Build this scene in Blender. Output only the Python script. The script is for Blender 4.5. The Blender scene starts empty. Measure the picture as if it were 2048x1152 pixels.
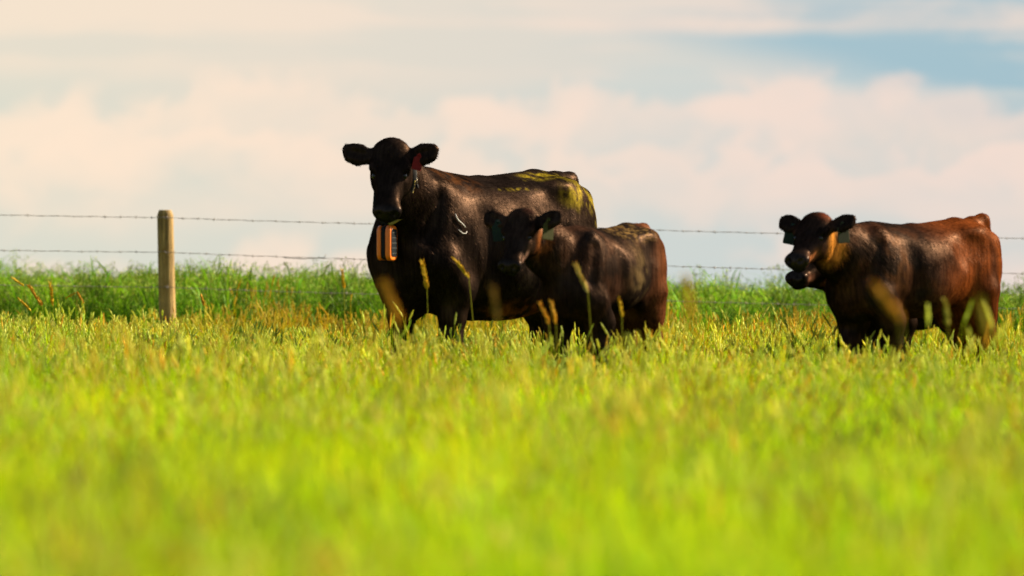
import bpy, math, random
import numpy as np
from mathutils import Vector, Matrix, noise
from mathutils.bvhtree import BVHTree

random.seed(7); RNG = np.random.default_rng(7)
R = math.radians
sc = bpy.context.scene
COL = sc.collection

# ------------------------------------------------------------------ camera
CAM_Z = 0.80
F_PX = 200.0 / 36.0 * 2048          # focal length in photograph pixels
HORIZON = 530.0
cam_d = bpy.data.cameras.new('camera'); cam = bpy.data.objects.new('camera', cam_d); COL.objects.link(cam)
cam.location = (0, 0, CAM_Z)
cam.rotation_euler = (math.pi/2 - math.atan((576-HORIZON)/F_PX), 0, 0)
cam_d.lens = 200; cam_d.sensor_width = 36; cam_d.clip_start = 0.5; cam_d.clip_end = 9000
cam_d.dof.use_dof = True; cam_d.dof.focus_distance = 35.0; cam_d.dof.aperture_fstop = 2.9
sc.camera = cam

# ------------------------------------------------------------------ light
EXPOSURE = 1.95
SUN_DIR = Vector((0.915, 0.40, 0)).normalized()      # horizontal direction towards the sun: right, a little beyond the cattle
SUN_EL = R(31)
to_sun = Vector((SUN_DIR.x*math.cos(SUN_EL), SUN_DIR.y*math.cos(SUN_EL), math.sin(SUN_EL)))
sun_d = bpy.data.lights.new('sun', 'SUN'); sun_d.energy = 5.0; sun_d.angle = R(0.6); sun_d.color = (1.0, 0.83, 0.60)
sun = bpy.data.objects.new('sun', sun_d); COL.objects.link(sun)
sun.rotation_euler = to_sun.to_track_quat('Z', 'Y').to_euler(); sun.location = (60, 60, 60)

world = bpy.data.worlds.new('World'); sc.world = world; world.use_nodes = True
def build_world():
    nt = world.node_tree; nt.nodes.clear(); N = nt.nodes; L = nt.links
    def node(t, **kw):
        n = N.new(t)
        for k, v in kw.items(): setattr(n, k, v)
        return n
    def math_(op, a, b=None, clamp=False):
        n = node('ShaderNodeMath', operation=op, use_clamp=clamp)
        for i, v in enumerate((a, b)):
            if v is None: continue
            if isinstance(v, (int, float)): n.inputs[i].default_value = v
            else: L.new(v, n.inputs[i])
        return n.outputs[0]
    def ramp(v, a, b):
        n = node('ShaderNodeMapRange', interpolation_type='SMOOTHSTEP')
        L.new(v, n.inputs[0]); n.inputs[1].default_value = a; n.inputs[2].default_value = b
        return n.outputs[0]
    def mixc(f, a, b):
        n = node('ShaderNodeMix', data_type='RGBA')
        if isinstance(f, float): n.inputs[0].default_value = f
        else: L.new(f, n.inputs[0])
        for i, v in ((6, a), (7, b)):
            if isinstance(v, tuple): n.inputs[i].default_value = (*v, 1)
            else: L.new(v, n.inputs[i])
        return n.outputs[2]
    tc = node('ShaderNodeTexCoord'); sep = node('ShaderNodeSeparateXYZ'); L.new(tc.outputs['Generated'], sep.inputs[0])
    x, y, z = sep.outputs
    zc = math_('MAXIMUM', z, 0.004)
    comb = node('ShaderNodeCombineXYZ'); L.new(x, comb.inputs[0]); L.new(y, comb.inputs[1]); L.new(zc, comb.inputs[2])
    sky = node('ShaderNodeTexSky', sky_type='NISHITA'); sky.sun_disc = False
    sky.sun_elevation = SUN_EL; sky.sun_rotation = math.atan2(SUN_DIR.x, SUN_DIR.y)
    sky.air_density = 1.2; sky.dust_density = 1.5; sky.ozone_density = 1.5
    L.new(comb.outputs[0], sky.inputs[0])
    # cloud fields: the sky dome sampled by direction, so the clouds go all the way round
    def field(sx, sz, off, detail, rough, dist=0.0):
        m = node('ShaderNodeMapping'); L.new(tc.outputs['Generated'], m.inputs[0])
        m.inputs['Scale'].default_value = (sx, sx, sz); m.inputs['Location'].default_value = off
        n = node('ShaderNodeTexNoise'); L.new(m.outputs[0], n.inputs['Vector'])
        n.inputs['Scale'].default_value = 1; n.inputs['Detail'].default_value = detail; n.inputs['Roughness'].default_value = rough
        n.inputs['Distortion'].default_value = dist
        return n.outputs['Fac']
    warm = ramp(x, 0.08, -0.10)
    veil = mixc(warm, (0.70, 0.665, 0.61), (0.78, 0.72, 0.60))
    grey = mixc(warm, (0.585, 0.645, 0.635), (0.70, 0.705, 0.60))
    lit = mixc(warm, (0.92, 0.72, 0.62), (0.99, 0.79, 0.61))
    sheetn = field(7, 130, (1.3, 4.9, 2.7), 5, 0.55, 0.5)
    soft = field(9, 42, (7.3, 2.2, 0.9), 4, 0.5)
    mott = field(30, 62, (2.3, 6.2, 4.9), 6, 0.55, 0.3)
    puff = field(70, 95, (3.1, 1.7, 0.35), 6, 0.55, 0.4); lump = field(26, 30, (5.1, 0.7, 1.35), 3, 0.5)
    def mixn(a, wa, b, wb): return math_('ADD', math_('MULTIPLY', a, wa), math_('MULTIPLY', b, wb))
    col = mixc(ramp(soft, 0.38, 0.60), grey, veil)
    # flat sheets higher up
    high = ramp(z, 0.028, 0.042)
    sheet = math_('MULTIPLY', ramp(mixn(sheetn, 0.75, mott, 0.25), 0.40, 0.56), high)
    col = mixc(math_('MULTIPLY', sheet, 0.8), col, mixc(0.3, lit, veil))
    # open blue where the sheets part
    open_ = math_('MULTIPLY', ramp(math_('SUBTRACT', x, math_('MULTIPLY', math_('ABSOLUTE', math_('SUBTRACT', z, 0.0415)), 3.6)), 0.006, 0.050), ramp(mixn(sheetn, 0.6, mott, 0.4), 0.60, 0.44))
    col = mixc(math_('MULTIPLY', open_, 0.9), col, (0.34, 0.515, 0.595))
    # mottled broken cloud, then heaped banks with bodies melting into the haze below
    mo = math_('MULTIPLY', ramp(mixn(mott, 0.55, puff, 0.45), 0.46, 0.58), ramp(z, 0.038, 0.026))
    col = mixc(math_('MULTIPLY', mo, 0.75), col, lit)
    for ztop, amp1, amp2, off, fade, st in ((0.0315, 0.022, 0.018, 2.0, 0.012, 0.62), (0.0220, 0.028, 0.020, 6.0, 0.010, 0.75), (0.0135, 0.014, 0.014, 9.0, 0.007, 0.35)):
        ln_ = field(11, 3, (off, off*0.7, 0), 3, 0.5)
        t = math_('ADD', ztop, math_('ADD', math_('MULTIPLY', math_('SUBTRACT', puff, 0.5), amp1), math_('ADD', math_('MULTIPLY', math_('SUBTRACT', lump, 0.5), amp2), math_('MULTIPLY', math_('SUBTRACT', ln_, 0.5), 0.014))))
        dep = math_('SUBTRACT', t, z)                              # depth below the cloud's top
        body = math_('MULTIPLY', ramp(dep, -0.0012, 0.0036), ramp(dep, fade*1.5, 0.001))
        under = math_('MULTIPLY', ramp(dep, fade*0.7, fade*1.3), ramp(dep, fade*2.4, fade*1.4))
        col = mixc(math_('MULTIPLY', under, 0.38), col, grey)
        col = mixc(math_('MULTIPLY', body, st), col, lit)
    cloud_bg = node('ShaderNodeBackground'); L.new(col, cloud_bg.inputs[0]); cloud_bg.inputs[1].default_value = 1.02*2**-EXPOSURE
    sky_bg = node('ShaderNodeBackground'); L.new(sky.outputs[0], sky_bg.inputs[0]); sky_bg.inputs[1].default_value = 0.05
    mx = node('ShaderNodeMixShader'); L.new(math_('MULTIPLY', ramp(z, 0.06, 0.25), 0.85), mx.inputs[0]); L.new(cloud_bg.outputs[0], mx.inputs[1]); L.new(sky_bg.outputs[0], mx.inputs[2])
    out = node('ShaderNodeOutputWorld'); L.new(mx.outputs[0], out.inputs[0])
build_world()

vs = sc.view_settings
vs.view_transform = 'Standard'; vs.look = 'None'; vs.exposure = EXPOSURE; vs.gamma = 1.0; vs.use_curve_mapping = False
sc.cycles.use_denoising = True
sc.cycles.max_bounces = 6; sc.cycles.diffuse_bounces = 3; sc.cycles.transmission_bounces = 4; sc.cycles.transparent_max_bounces = 4
sc.cycles.use_adaptive_sampling = True; sc.cycles.adaptive_threshold = 0.02

# ------------------------------------------------------------------ helpers
def sstep(a, b, v):
    t = np.clip((np.asarray(v, float)-a)/(b-a), 0, 1); return t*t*(3-2*t)
def zg(x, y):
    """height of the pasture: falls to the right, crests beyond the fence and drops away behind it"""
    x = np.asarray(x, float); y = np.asarray(y, float)
    z = -0.024*np.clip(x, -60, 60)*sstep(14, 42, y)
    z = z + 0.03*np.sin(x*0.35+y*0.21)*sstep(4, 12, y)*(1-sstep(26, 40, y))
    d = np.maximum(y-49, 0)
    return z - 0.034*d*d/(d+10)
def px(X, Y, d):
    """photograph pixel at distance d -> place in the scene"""
    return Vector(((X-1024)*d/F_PX, d, CAM_Z + (HORIZON-Y)*d/F_PX))

def tag(o, label=None, cat=None, group=None, kind=None):
    if label: o['label'] = label
    if cat: o['category'] = cat
    if group: o['group'] = group
    if kind: o['kind'] = kind
    return o
def empty(name, loc=(0, 0, 0), rz=0):
    o = bpy.data.objects.new(name, None); COL.objects.link(o); o.location = loc; o.rotation_euler = (0, 0, rz)
    o.empty_display_size = 0.1
    return o
def mesh_obj(name, V, Fc, mat, parent=None, col=None, smooth=True, link=True):
    me = bpy.data.meshes.new(name)
    if isinstance(V, np.ndarray) and isinstance(Fc, np.ndarray):
        n = Fc.shape[1]
        me.vertices.add(len(V)); me.vertices.foreach_set('co', V.astype(np.float32).ravel())
        me.loops.add(Fc.size); me.loops.foreach_set('vertex_index', Fc.astype(np.int32).ravel())
        me.polygons.add(len(Fc)); me.polygons.foreach_set('loop_start', np.arange(0, Fc.size, n, dtype=np.int32))
        me.update(calc_edges=True); me.validate()
    else:
        me.from_pydata([tuple(v) for v in V], [], [tuple(f) for f in Fc]); me.update()
    me.polygons.foreach_set('use_smooth', np.full(len(me.polygons), smooth))
    if col is not None:
        at = me.attributes.new('col', 'FLOAT_COLOR', 'POINT')
        c4 = np.ones((len(me.vertices), 4), np.float32); c4[:, :3] = col
        at.data.foreach_set('color', c4.ravel())
    if mat: me.materials.append(mat)
    o = bpy.data.objects.new(name, me)
    if link: COL.objects.link(o)
    if parent: o.parent = parent
    return o

class MB:
    """collects simple shapes into one mesh"""
    def __init__(s): s.v = []; s.f = []; s.c = []
    def add(s, V, Fc, c=None):
        b = len(s.v); s.v += [tuple(v) for v in V]; s.f += [tuple(i+b for i in f) for f in Fc]
        s.c += [c or (1, 1, 1)]*len(V)
    def tube(s, pts, rad, n=6, c=None, cap=True, flat=None):
        pts = [Vector(p) for p in pts]; V = []
        if not hasattr(rad, '__len__'): rad = [rad]*len(pts)
        prev = None
        for i, p in enumerate(pts):
            t = (pts[min(i+1, len(pts)-1)]-pts[max(i-1, 0)]).normalized()
            a = Vector(flat) if flat else (prev if prev else Vector((0.31, 0.22, 0.92)))
            a = (a - t*a.dot(t))
            if a.length < 1e-4: a = Vector((1, 0, 0)) - t*t.x
            a.normalize(); b = t.cross(a); prev = a
            r = rad[i]; ra, rb = (r if hasattr(r, '__len__') else (r, r))
            for k in range(n):
                w = 2*math.pi*k/n
                V.append(p + a*(ra*math.cos(w)) + b*(rb*math.sin(w)))
        Fc = []
        for i in range(len(pts)-1):
            for k in range(n):
                Fc.append((i*n+k, i*n+(k+1) % n, (i+1)*n+(k+1) % n, (i+1)*n+k))
        if cap:
            Fc.append(tuple(range(n-1, -1, -1))); Fc.append(tuple((len(pts)-1)*n+k for k in range(n)))
        s.add(V, Fc, c); return s
    def ell(s, c0, r, n=10, m=6, c=None, M=None):
        V = []; Fc = []
        for i in range(m+1):
            th = math.pi*i/m
            for k in range(n):
                w = 2*math.pi*k/n
                p = Vector((r[0]*math.sin(th)*math.cos(w), r[1]*math.sin(th)*math.sin(w), r[2]*math.cos(th)))
                if M: p = M @ p
                V.append(Vector(c0)+p)
        for i in range(m):
            for k in range(n): Fc.append((i*n+k, (i+1)*n+k, (i+1)*n+(k+1) % n, i*n+(k+1) % n))
        s.add(V, Fc, c); return s
    def build(s, name, mat, parent=None, smooth=True, link=True):
        return mesh_obj(name, np.array(s.v), s.f, mat, parent, np.array(s.c), smooth, link)

def material(name):
    m = bpy.data.materials.new(name); m.use_nodes = True
    nt = m.node_tree; b = nt.nodes['Principled BSDF']
    return m, nt, b
def nnew(nt, t, **kw):
    n = nt.nodes.new(t)
    for k, v in kw.items(): setattr(n, k, v)
    return n
def simple_mat(name, col, rough=0.6, spec=0.5, var=0.25, scale=30, bump=0.0, stretch=(1, 1, 1), metal=0.0):
    m, nt, b = material(name)
    tc = nnew(nt, 'ShaderNodeTexCoord'); mp = nnew(nt, 'ShaderNodeMapping'); mp.inputs['Scale'].default_value = stretch
    nt.links.new(tc.outputs['Object'], mp.inputs[0])
    nz = nnew(nt, 'ShaderNodeTexNoise'); nz.inputs['Scale'].default_value = scale; nz.inputs['Detail'].default_value = 5
    nt.links.new(mp.outputs[0], nz.inputs['Vector'])
    mx = nnew(nt, 'ShaderNodeMix', data_type='RGBA')
    mx.inputs[6].default_value = (*[c*(1-var) for c in col], 1); mx.inputs[7].default_value = (*[min(1, c*(1+var)) for c in col], 1)
    nt.links.new(nz.outputs['Fac'], mx.inputs[0]); nt.links.new(mx.outputs[2], b.inputs['Base Color'])
    b.inputs['Roughness'].default_value = rough; b.inputs['Specular IOR Level'].default_value = spec; b.inputs['Metallic'].default_value = metal
    if bump:
        bp = nnew(nt, 'ShaderNodeBump'); bp.inputs['Strength'].default_value = bump; bp.inputs['Distance'].default_value = 0.01
        nt.links.new(nz.outputs['Fac'], bp.inputs['Height']); nt.links.new(bp.outputs[0], b.inputs['Normal'])
    return m

# coat: colour from the mesh attribute, with hair streaks running along the body
def coat_material(name, rough, spec, streaks, bump):
    m, nt, b = material(name); L = nt.links
    at = nnew(nt, 'ShaderNodeAttribute'); at.attribute_name = 'col'
    tc = nnew(nt, 'ShaderNodeTexCoord'); mp = nnew(nt, 'ShaderNodeMapping'); mp.inputs['Scale'].default_value = (48, 70, 4.5)
    mp.inputs['Rotation'].default_value = (0, R(25), 0)
    L.new(tc.outputs['Object'], mp.inputs[0])
    nz = nnew(nt, 'ShaderNodeTexNoise'); nz.inputs['Scale'].default_value = 1; nz.inputs['Detail'].default_value = 5; nz.inputs['Roughness'].default_value = 0.65
    L.new(mp.outputs[0], nz.inputs['Vector'])
    n2 = nnew(nt, 'ShaderNodeTexNoise'); n2.inputs['Scale'].default_value = 7; n2.inputs['Detail'].default_value = 4
    L.new(tc.outputs['Object'], n2.inputs['Vector'])
    ml = nnew(nt, 'ShaderNodeMath', operation='MULTIPLY'); L.new(nz.outputs['Fac'], ml.inputs[0]); L.new(n2.outputs['Fac'], ml.inputs[1])
    mr = nnew(nt, 'ShaderNodeMapRange'); L.new(ml.outputs[0], mr.inputs[0]); mr.inputs[1].default_value = 0.1; mr.inputs[2].default_value = 0.42
    mr.inputs[3].default_value = 1-streaks; mr.inputs[4].default_value = 1+streaks
    vm = nnew(nt, 'ShaderNodeVectorMath', operation='SCALE'); L.new(at.outputs['Color'], vm.inputs[0]); L.new(mr.outputs[0], vm.inputs['Scale'])
    L.new(vm.outputs[0], b.inputs['Base Color'])
    b.inputs['Specular IOR Level'].default_value = 0.0; b.inputs['Roughness'].default_value = 0.8
    # a thin brown gloss lies over the hair without the mirror edge of a lacquer
    gl = nnew(nt, 'ShaderNodeBsdfAnisotropic'); gl.inputs['Roughness'].default_value = rough; gl.inputs['Color'].default_value = (0.85, 0.53, 0.36, 1)
    mx = nnew(nt, 'ShaderNodeMixShader'); L.new(b.outputs[0], mx.inputs[1]); L.new(gl.outputs[0], mx.inputs[2])
    gm = nnew(nt, 'ShaderNodeMath', operation='MULTIPLY'); L.new(mr.outputs[0], gm.inputs[0]); gm.inputs[1].default_value = spec; L.new(gm.outputs[0], mx.inputs[0])
    # wet nose leather
    wt = nnew(nt, 'ShaderNodeAttribute'); wt.attribute_name = 'wet'
    g2 = nnew(nt, 'ShaderNodeBsdfAnisotropic'); g2.inputs['Roughness'].default_value = 0.22; g2.inputs['Color'].default_value = (0.9, 0.85, 0.8, 1)
    w2 = nnew(nt, 'ShaderNodeMath', operation='MULTIPLY'); L.new(wt.outputs['Fac'], w2.inputs[0]); w2.inputs[1].default_value = 0.007
    mw = nnew(nt, 'ShaderNodeMixShader'); L.new(w2.outputs[0], mw.inputs[0]); L.new(mx.outputs[0], mw.inputs[1]); L.new(g2.outputs[0], mw.inputs[2]); mx = mw
    L.new(mx.outputs[0], nt.nodes['Material Output'].inputs[0])
    if bump:
        bp = nnew(nt, 'ShaderNodeBump'); bp.inputs['Strength'].default_value = bump; bp.inputs['Distance'].default_value = 0.012
        L.new(ml.outputs[0], bp.inputs['Height']); L.new(bp.outputs[0], b.inputs['Normal']); L.new(bp.outputs[0], gl.inputs['Normal'])
    return m
M_COAT = coat_material('coat_hide', 0.41, 0.0100, 0.75, 0.24)
M_HAIR = coat_material('coat_hair', 0.42, 0.0105, 0.8, 0)
M_EYE = simple_mat('eye_gloss', (0.004, 0.003, 0.0025), 0.22, 0.25, 0.1)

# ------------------------------------------------------------------ implicit surface builder for animals
class Field:
    def __init__(s, lo, hi, h):
        s.lo = np.array(lo, float); s.h = h
        s.n = np.ceil((np.array(hi)-s.lo)/h).astype(int)+1
        s.A = np.full(s.n, 0.6, np.float32)
        s.ax = [s.lo[i]+h*np.arange(s.n[i]) for i in range(3)]
    def box(s, lo, hi, pad):
        sl = []
        for i in range(3):
            a = int(max(0, np.floor((lo[i]-pad-s.lo[i])/s.h))); b = int(min(s.n[i], np.ceil((hi[i]+pad-s.lo[i])/s.h)+1))
            sl.append(slice(a, max(a+1, b)))
        g = np.meshgrid(*[s.ax[i][sl[i]] for i in range(3)], indexing='ij', sparse=True)
        return tuple(sl), g
    def put(s, sl, d, k, sub=False):
        a = s.A[sl]; d = d.astype(np.float32)
        if sub:
            d = -d
            if k > 0:
                h = np.maximum(k-np.abs(a-d), 0)/k; s.A[sl] = np.maximum(a, d)+h*h*k*0.25
            else: s.A[sl] = np.maximum(a, d)
        else:
            h = np.maximum(k-np.abs(a-d), 0)/k if k > 0 else 0
            s.A[sl] = np.minimum(a, d)-h*h*k*0.25
    def ell(s, c, r, k=0.05, rot=None, sub=False):
        c = np.array(c, float); r = np.array(r, float); m = r.max()
        sl, (X, Y, Z) = s.box(c-m, c+m, k+3*s.h)
        x, y, z = X-c[0], Y-c[1], Z-c[2]
        if rot is not None:
            M = np.array(rot)          # columns are the ellipsoid's axes
            x, y, z = (x*M[0, i]+y*M[1, i]+z*M[2, i] for i in range(3))
        q = np.sqrt((x/r[0])**2+(y/r[1])**2+(z/r[2])**2)
        q2 = np.sqrt((x/r[0]**2)**2+(y/r[1]**2)**2+(z/r[2]**2)**2)+1e-6
        s.put(sl, np.where(q < 0.2, -r.min()*0.8, q*(q-1)/q2), k, sub)
    def cone(s, a, b, r1, r2, k=0.05, n=None, q=1.0, sub=False):
        a = np.array(a, float); b = np.array(b, float); m = max(r1, r2)*1.02
        sl, (X, Y, Z) = s.box(np.minimum(a, b)-m, np.maximum(a, b)+m, k+3*s.h)
        ba = b-a; L2 = ba@ba+1e-9
        x, y, z = X-a[0], Y-a[1], Z-a[2]
        t = np.clip((x*ba[0]+y*ba[1]+z*ba[2])/L2, 0, 1)
        x, y, z = x-t*ba[0], y-t*ba[1], z-t*ba[2]
        if n is not None:                # flatten along n by q
            n = np.array(n, float); n /= np.linalg.norm(n)
            w = (x*n[0]+y*n[1]+z*n[2])*(1/q-1)
            x, y, z = x+w*n[0], y+w*n[1], z+w*n[2]
        r = r1+(r2-r1)*t
        d = np.sqrt(x*x+y*y+z*z)-r
        s.put(sl, d*(0.5+0.5*q), k, sub)
    def chain(s, pts, k=0.05, n=None, q=1.0):
        for (a, ra), (b, rb) in zip(pts[:-1], pts[1:]): s.cone(a, b, ra, rb, k, n, q)
    def loft(s, prof, M, k=0.05, n=2.2, waist=0.47):
        """prof rows: x, top, bottom, half width. M: 4x4 local -> field"""
        P = np.array(prof, float); t = np.linspace(0, len(P)-1, 160); i = np.clip(t.astype(int), 0, len(P)-2); f = (t-i)[:, None]
        p0 = P[np.maximum(i-1, 0)]; p1 = P[i]; p2 = P[i+1]; p3 = P[np.minimum(i+2, len(P)-1)]
        Q = 0.5*((2*p1)+(-p0+p2)*f+(2*p0-5*p1+4*p2-p3)*f*f+(-p0+3*p1-3*p2+p3)*f**3)
        xs = np.maximum.accumulate(Q[:, 0])
        M = np.array(M, float); Mi = np.linalg.inv(M)
        cs = np.array([[x, sy*P[:, 3].max(), z, 1] for x in (P[0, 0], P[-1, 0]) for sy in (-1, 1) for z in (P[:, 2].min(), P[:, 1].max())]) @ M.T
        sl, (X, Y, Z) = s.box(cs[:, :3].min(0), cs[:, :3].max(0), k+4*s.h)
        x, y, z = (Mi[r, 0]*X+Mi[r, 1]*Y+Mi[r, 2]*Z+Mi[r, 3] for r in range(3))
        x = np.broadcast_to(x, np.broadcast_shapes(X.shape, Y.shape, Z.shape))
        top = np.interp(x, xs, Q[:, 1]); bot = np.interp(x, xs, Q[:, 2]); w = np.maximum(np.interp(x, xs, Q[:, 3]), 0.01)
        zc = bot+(top-bot)*waist; zz = z-zc
        hh = np.maximum(np.where(zz > 0, top-zc, zc-bot), 0.01)
        f = ((np.abs(y)/w)**n+(np.abs(zz)/hh)**n)**(1/n)
        d = (f-1)*np.minimum(w, hh)
        over = np.maximum(np.maximum(P[0, 0]-x, x-P[-1, 0]), 0)
        d = np.where(over > 0, np.sqrt(np.maximum(d, 0)**2+over**2), d)
        s.put(sl, d, k)
    def mesh(s):
        A = s.A; S = A < 0; n = s.n
        def cr(i, j, k): return S[i:n[0]-1+i, j:n[1]-1+j, k:n[2]-1+k]
        cnt = sum(cr(i, j, k).astype(np.int8) for i in (0, 1) for j in (0, 1) for k in (0, 1))
        act = (cnt > 0) & (cnt < 8)
        I = np.argwhere(act); idx = np.full(act.shape, -1, np.int64); idx[act] = np.arange(len(I))
        val = {(i, j, k): A[I[:, 0]+i, I[:, 1]+j, I[:, 2]+k] for i in (0, 1) for j in (0, 1) for k in (0, 1)}
        acc = np.zeros((len(I), 3)); num = np.zeros(len(I))
        for a in range(3):
            for u in (0, 1):
                for v in (0, 1):
                    c0 = [0, 0, 0]; o = [q for q in range(3) if q != a]; c0[o[0]] = u; c0[o[1]] = v; c1 = list(c0); c1[a] = 1
                    f0, f1 = val[tuple(c0)], val[tuple(c1)]; cross = (f0 < 0) != (f1 < 0)
                    t = np.where(cross, f0/np.where(cross, f0-f1, 1), 0)
                    p = np.tile(np.array(c0, float), (len(I), 1)); p[:, a] += t
                    acc += p*cross[:, None]; num += cross
        V = s.lo+(I+acc/num[:, None])*s.h
        quads = []
        for a in range(3):
            o = [q for q in range(3) if q != a]
            s0 = [slice(None)]*3; s1 = [slice(None)]*3; s0[a] = slice(0, -1); s1[a] = slice(1, None)
            A0, A1 = S[tuple(s0)], S[tuple(s1)]
            E = np.argwhere(A0 != A1)
            E = E[(E[:, o[0]] > 0) & (E[:, o[1]] > 0) & (E[:, o[0]] < n[o[0]]-1) & (E[:, o[1]] < n[o[1]]-1)]
            def ci(d0, d1):
                c = E.copy(); c[:, o[0]] += d0; c[:, o[1]] += d1; return idx[c[:, 0], c[:, 1], c[:, 2]]
            q = np.stack([ci(-1, -1), ci(0, -1), ci(0, 0), ci(-1, 0)], 1)
            ins = A0[E[:, 0], E[:, 1], E[:, 2]]
            flip = ins if a != 1 else ~ins
            q[~flip] = q[~flip][:, ::-1]
            quads.append(q)
        Q = np.concatenate(quads)
        e = np.concatenate([Q[:, [0, 1]], Q[:, [1, 2]], Q[:, [2, 3]], Q[:, [3, 0]]])
        for lam in (0.5, -0.52, 0.5, -0.52):
            sm = np.zeros_like(V); cn = np.zeros(len(V))
            np.add.at(sm, e[:, 0], V[e[:, 1]]); np.add.at(cn, e[:, 0], 1); np.add.at(sm, e[:, 1], V[e[:, 0]]); np.add.at(cn, e[:, 1], 1)
            V = V+lam*(sm/np.maximum(cn, 1)[:, None]-V)
        return V, Q

def frame(yaw, pitch, roll, loc, s, w=1.0):
    """head frame in the cow's space: x to the muzzle, z out of the forehead"""
    M = Matrix.Rotation(yaw, 4, 'Z') @ Matrix.Rotation(pitch, 4, 'Y') @ Matrix.Rotation(roll, 4, 'X')
    return Matrix.Translation(loc) @ M @ Matrix.Diagonal((s, s*w, s, 1))

TRUNK = [(-0.90, 1.06, 0.98, 0.03), (-0.885, 1.14, 0.88, 0.10), (-0.83, 1.235, 0.80, 0.17), (-0.72, 1.295, 0.70, 0.235), (-0.55, 1.325, 0.60, 0.285), (-0.35, 1.31, 0.535, 0.325),
         (-0.1, 1.285, 0.48, 0.37), (0.1, 1.28, 0.475, 0.375), (0.3, 1.30, 0.50, 0.325), (0.46, 1.325, 0.53, 0.27), (0.58, 1.285, 0.545, 0.24),
         (0.70, 1.17, 0.56, 0.195), (0.78, 1.05, 0.64, 0.13), (0.815, 0.93, 0.78, 0.04)]
HEAD = [(-0.055, 0.0, -0.06, 0.03), (-0.03, 0.045, -0.10, 0.08), (0.02, 0.065, -0.14, 0.105), (0.08, 0.066, -0.175, 0.118), (0.15, 0.058, -0.19, 0.12), (0.22, 0.043, -0.185, 0.105), (0.30, 0.028, -0.16, 0.083),
        (0.37, 0.018, -0.132, 0.072), (0.43, 0.016, -0.118, 0.077), (0.475, 0.010, -0.112, 0.079), (0.505, -0.008, -0.10, 0.066), (0.522, -0.035, -0.08, 0.03)]

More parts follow.
